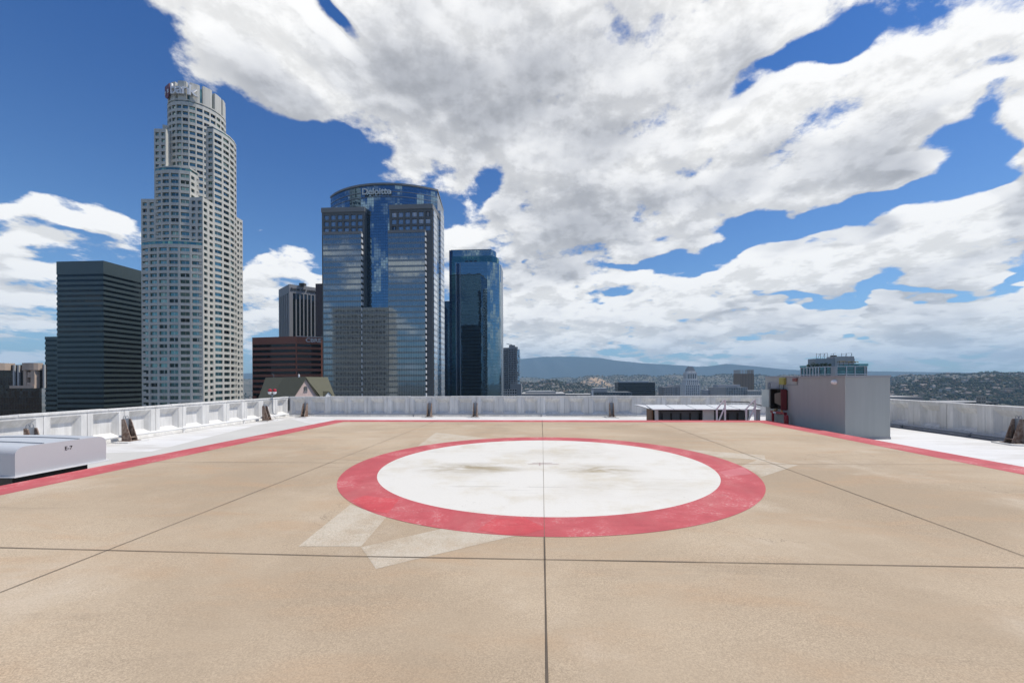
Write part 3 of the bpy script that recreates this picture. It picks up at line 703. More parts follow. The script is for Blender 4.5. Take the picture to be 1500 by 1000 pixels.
m = MB(); m.poly([(xo0-.02, cy0+.3, zf-.01), (xo0-.02, cy1-.1, zb_-.01), (xo0-.55, cy1-.1, zb_+.03), (xo0-.42, cy1-.5, zb_)]); m.poly([(xo0-.02, cy0+.3, zf-.03), (xo0-.42, cy1-.5, zb_-.02), (xo0-.55, cy1-.1, zb_+.01), (xo0-.02, cy1-.1, zb_-.03)]); m.build('end_sheet', M['panelwhite'], canopy)
for px in (962, 1111):
    for yy in (cy0+.05, cy1-.15):
        x = atY(px, 600, cy0).x; m = MB(); m.bar((x, yy, RZ), (x, yy, zf-.045), .13); m.build('post', M['postgrey'], canopy)
m = MB(); m.box((atY(1030, 600, cy0).x, cy0+.02, RZ+.01), (atY(1046, 600, cy0).x, cy0+.1, zf-.05)); m.build('post', M['postgrey'], canopy)
# equipment under it
eq = empty('duct_bank', (cxa+.6, cy0+1.2, RZ), 'dark louvred duct housing in the shade under the white canopy', 'duct housing')
m = MB(); m.box((cxa+.25, cy0+.35, RZ+.02), (cxb-.35, cy1-.05, zf-.10)); m.build('housing', M['duct'], eq)
m = MB()
for k in range(14):
    z = RZ+.08+k*.038
    m.bar((cxa+.3, cy0+.32, z), (cxb-.4, cy0+.32, z), .03, .012)
m.build('louvre', M['galv'], eq)
for k in range(9):
    m = MB(); x = cxa+.5+k*(cxb-cxa-1.2)/8; m.bar((x, cy0+.28, RZ+.02), (x, cy0+.28, zf-.2), .05); m.build('upright', M['black'], eq)
m = MB(); m.box((cxa+.02, cy0+.12, RZ+.01), (cxa+.08, cy1-.1, zf-.06)); m.build('side_board', mat_mottled('brown_board', (.17, .10, .06), .2, 3), eq)
# two bracing frames in front of the canopy
for (pa, pb, lab) in ((1050, 1062, 'white triangular brace frame in front of the canopy, nearer its middle'), (1093, 1106, 'white triangular brace frame at the shed end of the canopy')):
    yy = cy0-.35; xa, xb_ = atY(pa, 600, yy).x, atY(pb, 600, yy).x; zt = atY(pb, 585, yy).z; zm = atY(pa, 598, yy).z
    fr = empty('brace_frame', (xa, yy, RZ), lab, 'brace frame', 'brace frames by the canopy')
    for q in (((xa, yy, RZ), (xa, yy, zm)), ((xb_, yy, RZ), (xb_, yy, zt))):
        m = MB(); m.bar(*q, .055); m.build('upright', M['lip'], fr)
    for q in (((xa, yy+.004, zm-.02), (xb_-.03, yy+.004, zt-.02)), ((xa+.03, yy+.004, RZ+.12), (xb_-.03, yy+.004, zm+.02))):
        m = MB(); m.bar(*q, .045); m.build('diagonal', M['lip'], fr)

# ================================================================== the city
CAMF = CAMROT @ Vector((0, 0, -1))
def proj(p):
    v = CAMROT.transposed() @ (Vector(p)-EYE)
    if v.z > -.1: return None
    return (750+CX+FPX*v.x/-v.z, 500+CY-FPX*v.y/-v.z)
def facade(wall, wins, p0, p1, z0, z1, fh, nb, ww=.55, wh=.55, sill=.25, dep=.5, mi=0, edge=0.0, top_plain=0.0, mpane=1):
    """wall of punched openings from p0 to p1 (outside is on the right-hand side walking p0->p1)"""
    a, b = Vector((p0[0], p0[1])), Vector((p1[0], p1[1])); L = (b-a).length; t = (b-a)/L; nrm = Vector((t.y, -t.x))
    P = lambda u, z, d=0.0: (a.x+t.x*u-nrm.x*d, a.y+t.y*u-nrm.y*d, z)
    zt = z1-top_plain; nf = max(1, int(round((zt-z0)/fh))); h = (zt-z0)/nf
    if top_plain > 0: wall.poly([P(0, zt), P(L, zt), P(L, z1), P(0, z1)], mi)
    if edge > 0:
        wall.poly([P(0, z0), P(edge, z0), P(edge, zt), P(0, zt)], mi); wall.poly([P(L-edge, z0), P(L, z0), P(L, zt), P(L-edge, zt)], mi)
    bw_ = (L-2*edge)/nb
    for i in range(nb):
        x0 = edge+bw_*i; x1 = x0+bw_; wa, wb = x0+bw_*(1-ww)/2, x1-bw_*(1-ww)/2
        wall.poly([P(x0, z0), P(wa, z0), P(wa, zt), P(x0, zt)], mi); wall.poly([P(wb, z0), P(x1, z0), P(x1, zt), P(wb, zt)], mi)
        for j in range(nf):
            za = z0+h*j; s0, s1 = za+h*sill, za+h*(sill+wh)
            wall.poly([P(wa, za), P(wb, za), P(wb, s0), P(wa, s0)], mi); wall.poly([P(wa, s1), P(wb, s1), P(wb, za+h), P(wa, za+h)], mi)
            wall.poly([P(wa, s0), P(wb, s0), P(wb, s0, dep), P(wa, s0, dep)], mi); wall.poly([P(wa, s1, dep), P(wb, s1, dep), P(wb, s1), P(wa, s1)], mi)
            wall.poly([P(wa, s0), P(wa, s0, dep), P(wa, s1, dep), P(wa, s1)], mi); wall.poly([P(wb, s0, dep), P(wb, s0), P(wb, s1), P(wb, s1, dep)], mi)
            wins.append(([P(wa, s0, dep), P(wb, s0, dep), P(wb, s1, dep), P(wa, s1, dep)], nrm, mpane))
def emit_windows(wins, mat, parent, limit=100, name='window'):
    sc = []
    for q, n_, mp in wins:
        c = sum((Vector(p) for p in q), Vector())/4; v = EYE-c; f = v.x*n_.x+v.y*n_.y; s = 0
        if f > 0:
            pp = proj(c)
            if pp and 0 < pp[0] < 1500 and 0 < pp[1] < 592:
                s = (Vector(q[1])-Vector(q[0])).length*(Vector(q[2])-Vector(q[1])).length*f/v.length**3
        sc.append(s)
    order = sorted(range(len(wins)), key=lambda i: -sc[i])
    rest = MB()
    for k, i in enumerate(order):
        q, n_, mp = wins[i]; uv = [(0, 0), (mp, 0), (mp, 1), (0, 1)]
        if k < limit and sc[i] > 0:
            m = MB(); m.poly(q, 0, uv); m.build(name, mat, parent)
        else: rest.poly(q, 0, uv)
    if rest.f: tag(rest.build(name, mat, parent), kind='stuff')
def arc_pts(p0, p1, sag, n):
    """points along an arc bulging to the right-hand (outer) side of p0->p1"""
    a, b = Vector(p0), Vector(p1); c = (b-a).length; r = (c*c/4+sag*sag)/(2*sag); t = (b-a)/c; nr = Vector((t.y, -t.x))
    o = (a+b)/2-nr*(r-sag); a0 = math.atan2(a.y-o.y, a.x-o.x); a1 = math.atan2(b.y-o.y, b.x-o.x)
    while a1 < a0: a1 += 2*math.pi
    return [tuple(o+Vector((math.cos(a0+(a1-a0)*k/n), math.sin(a0+(a1-a0)*k/n)))*r) for k in range(n+1)]

# ------------------------------------------------------------------ tall stepped granite tower
M['granite'] = mat_mottled('pale_granite', (.58, .56, .505), .06, .08, .7, .3, .0, streak=.10, fine=1.5)
M['ubwin'] = m_window('tower_window', (.055, .11, .11), (.20, .33, .315), .8, .08, .035)
M['teal'] = m_glass('teal_band_glass', (.10, .24, .25), 1.4, 6, mull=(.05, .12, .12), metal=.8, tilt=.02)
uc = atY(287.3, 556, 250.0); UD = Vector((uc.x, uc.y)).normalized(); UR = Vector((UD.y, -UD.x))
udc = (uc-EYE).dot(CAMF); ucos = udc/(uc-EYE).length; KX = udc*ucos/FPX
def ul(x, y): p = Vector((uc.x, uc.y))+UR*(x*KX)+UD*(y*KX); return (p.x, p.y)
def uz(py, x, y):
    p = ul(x, y); d = (Vector((*p, 0))-EYE).dot(CAMF); return EYE.z+(500+CY-py)*d/FPX
ub = empty('granite_tower', (uc.x, uc.y, GZ), 'tallest stepped pale granite tower with curved bays and a crown of slabs', 'skyscraper')
uw = MB(); ug = []; ubn = MB()
FH = 8.77*udc/FPX; ZB = -62.0
Fv, Bv, Dv, Kv = (-74, -10), (10, -74), (74, 10), (-10, 74)
def lerp(a, b, t): return (a[0]+(b[0]-a[0])*t, a[1]+(b[1]-a[1])*t)
def ublock(poly, top, spec, band=0.0):
    """poly in plan, counter-clockwise; spec[i] = windows across side i (0 = plain)"""
    pts = [ul(*p) for p in poly]; n = len(pts); zt = top
    for i in range(n):
        a, b = pts[i], pts[(i+1) % n]; k = spec[i] if i < len(spec) else 0
        z1 = zt-band
        z0 = z1-FH*int((z1-ZB)/FH)
        if k: facade(uw, ug, a, b, z0, z1, FH, k, (.62 if k != 1 else .80), .56, .22, .7, 0, 0, 1.2)
        else: uw.poly([(*a, z0), (*b, z0), (*b, z1), (*a, z1)])
        uw.poly([(*a, GZ), (*b, GZ), (*b, z0), (*a, z0)])
        if band:
            c = Vector(ul(*[sum(p[j] for p in poly)/n for j in (0, 1)])); ia, ib = Vector(a)+(c-Vector(a))*.02, Vector(b)+(c-Vector(b))*.02
            L = (ib-ia).length
            ubn.poly([(*ia, z1), (*ib, z1), (*ib, zt-.7), (*ia, zt-.7)], 0, [(0, .2), (L, .2), (L, 5.5), (0, 5.5)])
            uw.poly([(*a, z1), (*b, z1), (*ib, z1), (*ia, z1)]); uw.poly([(*a, zt-.7), (*b, zt-.7), (*b, zt), (*a, zt)])
            uw.poly([(*ia, zt-.7), (*ib, zt-.7), (*b, zt-.7), (*a, zt-.7)])
    uw.poly([(*p, zt-.9) for p in pts])
bl, br = lerp(Bv, Fv, 17/84), lerp(Bv, Dv, .25)
fl, dl = lerp(Bv, Fv, .774), lerp(Bv, Dv, .83)
# lower curved bay, front corner block, left corner block
A = arc_pts(Fv, lerp(Bv, Fv, .0), 9, 6); ublock(A+[(0, -40), (-40, -4)], uz(350, -30, -50), [1]*6+[0]*3, 2.3*FH/3.7)
ublock([bl, Bv, br, (9, -36)], uz(287, 10, -74), [2, 2, 0, 0])
ublock([Fv, fl, (-38, -2), (-58, 14)], uz(289, -66, -16), [2, 0, 0, 2])
# upper left bay and its shoulder
E_ = arc_pts(fl, bl, 6, 4); ublock(E_+[(8, -43), (-20, -8)], uz(243, -30, -45), [1]*4+[2, 0, 0], 2.0*FH/3.7)
gl = (-56, -23); ublock([gl, (-40, -35), (-14, 4), (-44, 8)], uz(186, -48, -30), [2, 0, 0, 2])
# right bay with its end wall, right corner block
C_ = arc_pts(br, dl, 8, 4); ublock([(7, -38.5)]+C_+[(24, 26)], uz(184, 26, -50), [2]+[1]*4+[0, 0], 1.5*FH/3.7)
ublock([dl, Dv, (58, 26), (44, 8)], uz(318, 66, 2), [2, 2, 0, 0])
# back half, seen only from elsewhere
ublock([(74, 10), Kv, (-74, -10), (-30, 6), (30, -6)], uz(318, 0, 40), [5, 6, 0, 0, 0]); ublock([(46, 8), (-4, 50), (-46, 4), (0, -10)], uz(200, 0, 20), [4, 4, 0, 0])
# round core
NC = 26; core = [(4+43*math.cos(2*math.pi*k/NC+.06), -5+43*math.sin(2*math.pi*k/NC+.06)) for k in range(NC)]
zt = uz(146, 0, -48); ublock(core, zt, [1]*NC, 1.5*FH/3.7)
uw.build('wall', M['granite'], ub); ubn.build('glass_band', M['teal'], ub)
emit_windows(ug, M['ubwin'], ub, 100)
# crown: glass drum with a ring of stone slabs
m = MB(); m.prism([ul(4+38*math.cos(2*math.pi*k/24), -5+38*math.sin(2*math.pi*k/24)) for k in range(24)], zt-1, zt+21.5*udc/FPX); m.build('crown_drum', M['teal'], ub)
for k in range(14):
    a = 2*math.pi*k/14+.12; rr = 39.5; w = 7.0
    c = Vector((4+rr*math.cos(a), -5+rr*math.sin(a))); tx = Vector((-math.sin(a), math.cos(a))); nx_ = Vector((math.cos(a), math.sin(a)))
    q = [c-tx*w-nx_*3, c-tx*w+nx_*2, c-tx*(w*.55)+nx_*2.8, c+tx*(w*.55)+nx_*2.8, c+tx*w+nx_*2, c+tx*w-nx_*3]
    hgt = (24.5, 25.5, 24.8, 26)[k % 4]*udc/FPX*.98
    m = MB(); m.prism([ul(*p) for p in q][::-1] if False else [ul(*p) for p in q], zt-1.1, zt+hgt); m.build('crown_slab', M['granite'], ub, weld=True)
# letters round the crown
def crown_letter(ch, ang, size, mat, z, name='sign_letter', bold=.1):
    rr = 45.2; x, y = 4+rr*math.cos(ang), -5+rr*math.sin(ang); p = ul(x, y); o = ul(4, -5)
    nv = Vector((p[0]-o[0], p[1]-o[1])).normalized(); rz = math.atan2(nv.y, nv.x)+math.pi/2
    text(name, ch, size, mat, ub, (p[0], p[1], z), rz, .5, 'CENTER', bold=bold)
M['signwhite'] = simple('sign_white', (.75, .75, .76), .4); M['signred'] = simple('sign_red', (.16, .02, .028), .4)
def px_ang(px): return math.asin(max(-1, min(1, (px-287.3-4)/45.2)))-math.pi/2
zs = zt+13*udc/FPX*.9
m = MB(); a_ = px_ang(249); p = ul(4+44.4*math.cos(a_), -5+44.4*math.sin(a_)); o_ = Vector(ul(4, -5)); nv = (Vector(p)-o_).normalized(); tv = Vector((-nv.y, nv.x)); sh_ = []
for (u, v) in ((-3.2, 4), (3.2, 4), (3.2, -1), (2.2, -3.2), (0, -4.4), (-2.2, -3.2), (-3.2, -1)): sh_.append(Vector((p[0], p[1], zs))+Vector((tv.x, tv.y, 0))*u+Vector((0, 0, v)))
f_ = [q+Vector((nv.x, nv.y, 0))*.4 for q in sh_]; m.poly(f_[::-1]); m.poly(sh_)
for i in range(7): m.poly([sh_[i], f_[i], f_[(i+1) % 7], sh_[(i+1) % 7]])
m.build('sign_shield', M['signred'], ub, weld=True)
for ch, px in (('u', 247), ('s', 251)): crown_letter(ch, px_ang(px), 4.6, M['signwhite'], zs, 'sign_letter', .05)
for ch, px in zip('bank', (258, 266, 275, 284)): crown_letter(ch, px_ang(px), 9.0, M['signwhite'], zs, 'sign_letter', .12)

# ------------------------------------------------------------------ banded black tower
M['blackglass'] = m_glass('black_band_glass', (.022, .027, .03), 1.5, 3.6, mull=(.01, .01, .01), mw=.08, mh=0, tilt=.006, metal=.9, rough=.05)
M['bandgrey'] = m_glass('dark_band_panel', (.062, .084, .084), 1.5, 4, mull=(.05, .06, .06), mw=.06, mh=0, tilt=.004, metal=.35, rough=.3, var=.06)
Yb = 272.0
x84, x152 = atY(84, 500, Yb).x, atY(152, 500, Yb).x; x66 = atY(66.5, 500, Yb+6).x
def band_tower(root, poly, z0, z1, fh, frac, mg, mb, top, proud=.22):
    m = MB(); m.prism(poly, z0, z1-.1); m.build('glass_core', mg, root)
    c = Vector((sum(p[0] for p in poly)/len(poly), sum(p[1] for p in poly)/len(poly)))
    def out(d):
        res = []; n = len(poly)
        for i in range(n):
            a, b, e = Vector(poly[i-1]), Vector(poly[i]), Vector(poly[(i+1) % n])
            n1 = Vector(((b-a).y, -(b-a).x)).normalized(); n2 = Vector(((e-b).y, -(e-b).x)).normalized(); nn = (n1+n2).normalized(); res.append(tuple(b+nn*(d/max(.3, nn.dot(n1)))))
        return res
    po = out(proud); z = z1-top
    m = MB(); m.prism(po, z, z1); m.build('top_band', mb, root)
    while z-fh > z0:
        z -= fh; m = MB(); m.prism(po, z-fh*frac*.0, z+fh*frac); m.build('spandrel_band', mb, root)
bt = empty('banded_tower', (x84, Yb, GZ), 'black office tower with grey horizontal bands and a lower wing, beside the granite tower', 'office tower')
zt_ = topz(120, 382.5, Yb)
band_tower(bt, [(x84, Yb), (x152, Yb), (x152, Yb+58), (x84, Yb+58)], -100, zt_, 3.62, .52, M['blackglass'], M['bandgrey'], 9.2)
zw = topz(75, 493, Yb+6)
band_tower(bt, [(x66, Yb+6), (x84-.3, Yb+6), (x84-.3, Yb+50), (x66, Yb+50)], -100, zw, 3.62, .52, M['blackglass'], M['bandgrey'], 2.0)
m = MB(); xx = x84+8
for k in range(5): m.box((xx+k*3.2, Yb+10, zt_), (xx+k*3.2+1.6, Yb+14, zt_+.8+.5*(k % 2)))
m.build('roof_plant', M['galv'], bt)

# ------------------------------------------------------------------ dark block with stone turrets at the frame's edge
M['turret'] = mat_mottled('pinkish_stone', (.50, .39, .31), .1, .3, .8, .2, 0, fine=2); M['brownglass'] = m_glass('brown_black_glass', (.06, .04, .03), 1.6, 3.4, mull=(.05, .04, .033), mw=.14, mh=.3, tilt=.015, metal=.75)
Yt = 205.0; gx = lambda px: atY(px, 540, Yt).x; gz_ = lambda py: topz(30, py, Yt)
tb = empty('turret_block', (gx(30), Yt, GZ), 'dark glass block with rounded pinkish stone turrets at the left frame edge', 'office block')
m = MB(); q1 = atY(61, 540, Yt+30).x; q2 = atY(62, 540, Yt+28).x
m.prism([(gx(-60), Yt), (gx(61), Yt), (q1, Yt+30), (gx(-60), Yt+30)], GZ, gz_(568.5)); m.prism([(gx(-60), Yt+2), (gx(62), Yt+2), (q2, Yt+28), (gx(-60), Yt+28)], gz_(568.5)+.01, gz_(534)); m.build('glass_body', M['brownglass'], tb)
def turret(pxa, pxb, pa, pb, dy=0.0, n=14, f=1.0):
    xa, xb = gx(pxa), gx(pxb); c = ((xa+xb)/2, Yt+1.5+dy); r = (xb-xa)/2
    return [(c[0]+r*math.cos(2*math.pi*k/n), c[1]+r*f*math.sin(2*math.pi*k/n)) for k in range(n)], gz_(pb), gz_(pa)
for q in (turret(-12, 9.5, 531.5, 542), turret(29.5, 56, 531.5, 542, 0, 14, .5), turret(38, 46.5, 545, 552.5), turret(32.5, 49, 560, 568.3, 0, 14, .5)):
    m = MB(); m.prism(*q); m.build('turret', M['turret'], tb)
m = MB(); m.box((gx(35), Yt-.3, gz_(568.3)), (gx(39.3), Yt+4, gz_(542.1))); m.box((gx(45.8), Yt-.3, gz_(568.3)), (gx(51.5), Yt+4, gz_(542.1))); m.box((gx(18), Yt-1.2, gz_(568.4)), (gx(54), Yt-.4, gz_(564.5))); m.build('stone_frame', M['turret'], tb)
for px in (14.5, 21, 58.5): 
    m = MB(); m.box((gx(px), Yt+1.2, gz_(568.4)), (gx(px)+.9, Yt+1.9, gz_(534.2))); m.build('mullion', M['postgrey'], tb)

# ------------------------------------------------------------------ brown office block
M['brownwall'] = mat_mottled('brown_granite', (.33, .115, .068), .12, .2, .45, .4, 0, fine=2); M['brownwin'] = m_glass('brown_ribbon_glass', (.03, .022, .02), 1.5, 3.6, mull=(.015, .01, .01), mw=.1, mh=0, tilt=.01, metal=.7)
Yc = 330.0; pl = atY(369.5, 500, Yc*1.02); pc = atY(434, 500, Yc); pr = atY(474.5, 500, Yc*1.035)
cb = empty('brown_block', (pc.x, pc.y, GZ), 'dark brown granite office block with ribbon windows, behind the pitched roof', 'office block')
dv = Vector((pr.x-pc.x, pr.y-pc.y)); dl_ = Vector((pl.x-pc.x, pl.y-pc.y))
e2 = Vector((pr.x, pr.y))+dv*.9; poly = [(pl.x, pl.y), (pc.x, pc.y), tuple(e2), (e2.x-10, e2.y+50), (pl.x-12, pl.y+45)]
z1 = topz(434, 492.4, Yc); m = MB(); m.prism(poly, GZ, z1); m.build('wall', M['brownwall'], cb)
fh = 8.05*(Vector((pc.x, pc.y, 0)).dot(CAMF))/FPX; kf = 0; z = z1-fh*1.35
nr1 = Vector((dl_.y, -dl_.x)).normalized()*-1; nr2 = Vector((dv.y, -dv.x)).normalized()
while z > -40:
    for (a, b, nn) in (((Vector((pl.x, pl.y)), .015), (Vector((pc.x, pc.y)), .985), nr1), ((Vector((pc.x, pc.y)), .03), (Vector((pr.x, pr.y)), .89), nr2)):
        p, q = a[0]+(b[0]-a[0])*a[1], a[0]+(b[0]-a[0])*b[1]; L = (q-p).length; hh = fh*.52; m = MB(); o1 = nn*.05
        m.poly([(*(p+o1), z-hh), (*(q+o1), z-hh), (*(q+o1), z), (*(p+o1), z)], 0, [(0, 0.2), (L, .2), (L, 3), (0, 3)])
        m.poly([(*(p+nn*.35), z), (*(q+nn*.35), z), (*(q+o1), z+.02), (*(p+o1), z+.02)]); m.build('ribbon_window', M['brownwin'], cb)
    z -= fh
m = MB(); p, q = Vector((pc.x, pc.y)), e2; m.bar((*(p+nr2*.1), z1+.05), (*(q+nr2*.1), z1+.05), .6, .5); m.build('roof_edge', M['lip'], cb)
tc_ = (Vector((pc.x, pc.y))+dv*.615)+nr2*.4
text('sign', 'CBRE', 4.6, M['signwhite'], cb, (tc_.x, tc_.y, topz(458, 498.6, tc_.y)), math.atan2(dv.y, dv.x), .2, 'CENTER', width=23*dv.length/(474.5-434), bold=.14)
m = MB()
for k in range(3): m.tube([(pc.x+3+k*7, pc.y+6+k, z1), (pc.x+3+k*7, pc.y+6+k, z1+2.2)], .12, 6)
m.build('aerial', M['galv'], cb)

# ------------------------------------------------------------------ grey tower with dark vertical slots
M['bofa'] = mat_mottled('grey_granite', (.255, .25, .25), .06, .1, .6, .3, 0, fine=1.5); M['slot'] = m_glass('slot_glass', (.05, .055, .06), 1.6, 3.9, mull=(.03, .03, .03), tilt=.01, metal=.85)
Ya = 460.0; qc = atY(424, 500, Ya); ql = atY(408.5, 500, Ya*1.06); qr = atY(476, 500, Ya*1.06)
bo = empty('grey_tower', (qc.x, qc.y, GZ), 'grey granite tower with deep dark vertical window slots behind the brown block', 'skyscraper')
z1 = topz(424, 416, Ya); w = MB(); g = []
zt2 = topz(440, 430.5, Ya*1.02)
facade(w, g, (qc.x, qc.y), (qr.x, qr.y), -30, zt2, 400, 8, .70, 1.0, 0.0, 1.3, 0, 3.2); w.poly([(qc.x, qc.y, zt2), (qr.x, qr.y, zt2), (qr.x, qr.y, z1), (qc.x, qc.y, z1)])
facade(w, g, (ql.x, ql.y), (qc.x, qc.y), -30, zt2, 400, 5, .5, 1.0, 0.0, 1.0, 0, 2.0); w.poly([(ql.x, ql.y, zt2), (qc.x, qc.y, zt2), (qc.x, qc.y, z1), (ql.x, ql.y, z1)])
bk = (qr.x-12, qr.y+40); w.poly([(qr.x, qr.y, GZ), (*bk, GZ), (*bk, z1), (qr.x, qr.y, z1)]); w.poly([(*bk, GZ), (ql.x, ql.y, GZ), (ql.x, ql.y, z1), (*bk, z1)])
w.poly([(ql.x, ql.y, z1), (qc.x, qc.y, z1), (qr.x, qr.y, z1), (*bk, z1)])
for a, b in ((qc, qr), (ql, qc)): w.poly([(a.x, a.y, GZ), (b.x, b.y, GZ), (b.x, b.y, -30), (a.x, a.y, -30)])
w.build('wall', M['bofa'], bo)
for q, n_, mp in g:
    m = MB(); L = (Vector(q[1])-Vector(q[0])).length; m.poly(q, 0, [(0, -30), (L, -30), (L, zt2), (0, zt2)]); m.build('window_slot', M['slot'], bo)
dq = Vector((qr.x-qc.x, qr.y-qc.y)); nq = Vector((dq.y, -dq.x)).normalized(); kk = dq.length/(476-424)
sp0 = Vector((qc.x, qc.y))+dq.normalized()*(24*kk)+nq*.5
text('sign', 'BANK OF AMERICA', 3.6, simple('sign_black', (.02, .02, .022), .5), bo, (sp0.x, sp0.y, topz(448, 425.8, sp0.y)), math.atan2(dq.y, dq.x), .2, 'CENTER', width=44*kk, bold=.12)
m = MB(); m.box((qc.x+8, qc.y+6, z1), (qc.x+14, qc.y+11, z1+2.5)); m.build('roof_plant', M['duct'], bo)
# brown slab beside it
sa, sb = atY(462.5, 500, 430), atY(490, 500, 430); z1 = topz(468, 415.3, 430)
m = MB(); m.prism([(sa.x, 430), (sb.x, 430), (sb.x, 455), (sa.x, 455)], GZ, z1); sl = m.build('brown_slab_tower', mat_mottled('brown_brick_cladding', (.075, .058, .056), .15, .3, .7, .3, 0, fine=1.2), at=(sa.x, 430, GZ))
tag(sl, 'plain dark brown slab tower squeezed between the grey tower and wide glass tower', 'office tower')

# ------------------------------------------------------------------ building with the green pitched roof
M['greenroof'] = mat_mottled('green_roof_tile', (.115, .112, .078), .10, 1.2, .8, .2, 0, streak=.1, fine=9); M['pinkbrick'] = mat_mottled('pink_brick', (.66, .50, .445), .10, 1.0, .85, .2, 0, fine=5)
Yg = 92.0
def gp(px, Y): q = atY(px, 560, Y); return Vector((q.x, q.y))
gr_ = empty('gabled_building', (gp(440, 105).x, 105, GZ), 'building with steep olive green pitched roof and pink brick gable below the glass towers', 'building')
zr = topz(430, 551.8, 104); zlow = zr-10.5
K = gp(447, 104.0); LE = gp(389, 122.0); RE = gp(480, 118.0)                 # ridge corner and its two ends
def wingroof(a, b, run, endcut, startcut=0.0, name='roof'):
    """roof slope facing us below ridge a-b, eave pushed out by run, with its twin behind"""
    d = (b-a).normalized(); n = Vector((d.y, -d.x)); m = MB(); t = .3
    P = [(*(a+n*run+d*startcut), zlow), (*(b+n*run+d*endcut), zlow), (*b, zr), (*a, zr)]; m.poly(P)
    Q = [(*(b-n*run+d*endcut), zlow), (*(a-n*run), zlow), (*a, zr-.01), (*b, zr-.01)]; m.poly(Q)
    m.build(name, M['greenroof'], gr_); return n, d
def slide(base, d, px):                       # distance along the eave at which it meets the picture column px
    return min((abs(proj((*(base+d*(k*.05)), zlow+2))[0]-px), k*.05) for k in range(-200, 300))[1]
dL_ = (K-LE).normalized(); nL0 = Vector((dL_.y, -dL_.x)); dR_ = (RE-K).normalized(); nR0 = Vector((dR_.y, -dR_.x))
cutL = slide(LE+nL0*8.0, dL_, 382.0); cutR = slide(RE+nR0*8.0, dR_, 487.0)
nl_, dl2 = wingroof(LE, K, 8.0, 0.0, cutL); nr_, dr2 = wingroof(K, RE, 8.0, cutR)
m = MB(); m.poly([(*(LE-nl_*8.0), zlow), (*(LE+nl_*8.0+dl2*cutL), zlow), (*LE, zr-.05)]); m.poly([(*(RE+nr_*8+dr2*cutR), zlow), (*(RE-nr_*8+dr2*cutR), zlow), (*RE, zr-.05)]); eg = m.build('end_gable', M['pinkbrick'], gr_)
m = MB(); wn_ = LE+nl_*2.2-dl2*.04; m.poly([(*(wn_-nl_*.3), zlow+3.4), (*(wn_+nl_*.3), zlow+3.4), (*(wn_+nl_*.3), zlow+5), (*(wn_-nl_*.3), zlow+5)]); m.build('slit_window', M['dark'], eg)
# gable at the corner, turned towards the sun
gn = Vector((.85, -.53)).normalized(); gt = Vector((-gn.y, gn.x)); G0 = gp(447.5, 93.0); zpk = topz(447, 553, 93.0)
sl_ = 1.55; hw = (zpk-zlow)/sl_; W3 = lambda u, v, z: (*(G0+gt*u-gn*v), z)
m = MB(); m.poly([W3(-hw, 0, zlow), W3(hw, 0, zlow), W3(0, 0, zpk-.05)]); gg = m.build('front_gable', M['pinkbrick'], gr_)
m = MB()
for s in (-1, 1):
    e = s*(hw+.2); ez = zlow-.2*sl_+.1; P = [W3(0, -.35, zpk+.1), W3(e, -.35, ez), W3(e, 10.5, ez), W3(0, 10.5, zpk+.1)]; m.poly(P if s < 0 else P[::-1])
    Q = [(p[0], p[1], p[2]-.28) for p in P]; m.poly(Q[::-1] if s < 0 else Q); m.poly([P[0], P[1], Q[1], Q[0]] if s > 0 else [Q[0], Q[1], P[1], P[0]])
m.build('gable_roof', M['greenroof'], gr_)
wz0, wz1, ww_ = topz(448, 572.5, 93), topz(448, 568, 93), .42
m = MB(); P = [(-ww_, wz0), (ww_, wz0), (ww_, wz1)]+[(ww_*math.cos(a), wz1+ww_*math.sin(a)) for a in [math.pi*k/8 for k in range(1, 8)]]+[(-ww_, wz1)]
m.poly([W3(u, -.04, z) for u, z in P]); aw = m.build('arched_window', M['dark'], gg)
m = MB()
for k in range(1, 5): z = wz0+(wz1+ww_-wz0)*k/5; m.bar(W3(-ww_, -.08, z), W3(ww_, -.08, z), .05)
m.bar(W3(0, -.09, wz0), W3(0, -.09, wz1+ww_), .05); m.bar(W3(-ww_-.06, -.1, wz0-.06), W3(ww_+.06, -.1, wz0-.06), .12); m.build('glazing_bar', M['postgrey'], aw)
def small_dormer(px, ptop, hw2, wallmat, Y, n2):
    c = gp(px, Y); z_ = topz(px, ptop, Y); t2 = Vector((-n2.y, n2.x)); w3 = lambda u, v, z: (*(c+t2*u-n2*v), z); zb2 = z_-hw2*1.1-1.6
    m = MB(); m.poly([w3(-hw2, 0, zb2), w3(hw2, 0, zb2), w3(hw2, 0, z_-hw2*1.1), w3(0, 0, z_), w3(-hw2, 0, z_-hw2*1.1)]); d = m.build('dormer', wallmat, gr_)
    m = MB()
    for s in (-1, 1):
        P = [w3(0, -.2, z_+.1), w3(s*(hw2+.2), -.2, z_-hw2*1.1-.12), w3(s*(hw2+.2), 5, z_-hw2*1.1-.12), w3(0, 5, z_+.1)]; m.poly(P if s < 0 else P[::-1])
    m.build('dormer_roof', M['greenroof'], d)
small_dormer(408, 574.5, 1.5, M['turret'], 106.0, nl_); small_dormer(481, 573.5, .8, M['lip'], 106.5, gn)
m = MB(); m.prism([tuple(LE+nl_*7.5), tuple(K+nl_*7.5), tuple(K+nr_*7.5), tuple(RE+nr_*7.5), tuple(RE-nr_*7.5), tuple(LE-nl_*7.5)], GZ, zlow-.02); m.build('wall', M['pinkbrick'], gr_)
v0 = gp(438, 106.5); m = MB(); m.lathe((v0.x, v0.y, zr-.1), [(.22, 0), (.22, .7), (0, .85)], 8); m.build('vent_pipe', M['lip'], gr_)
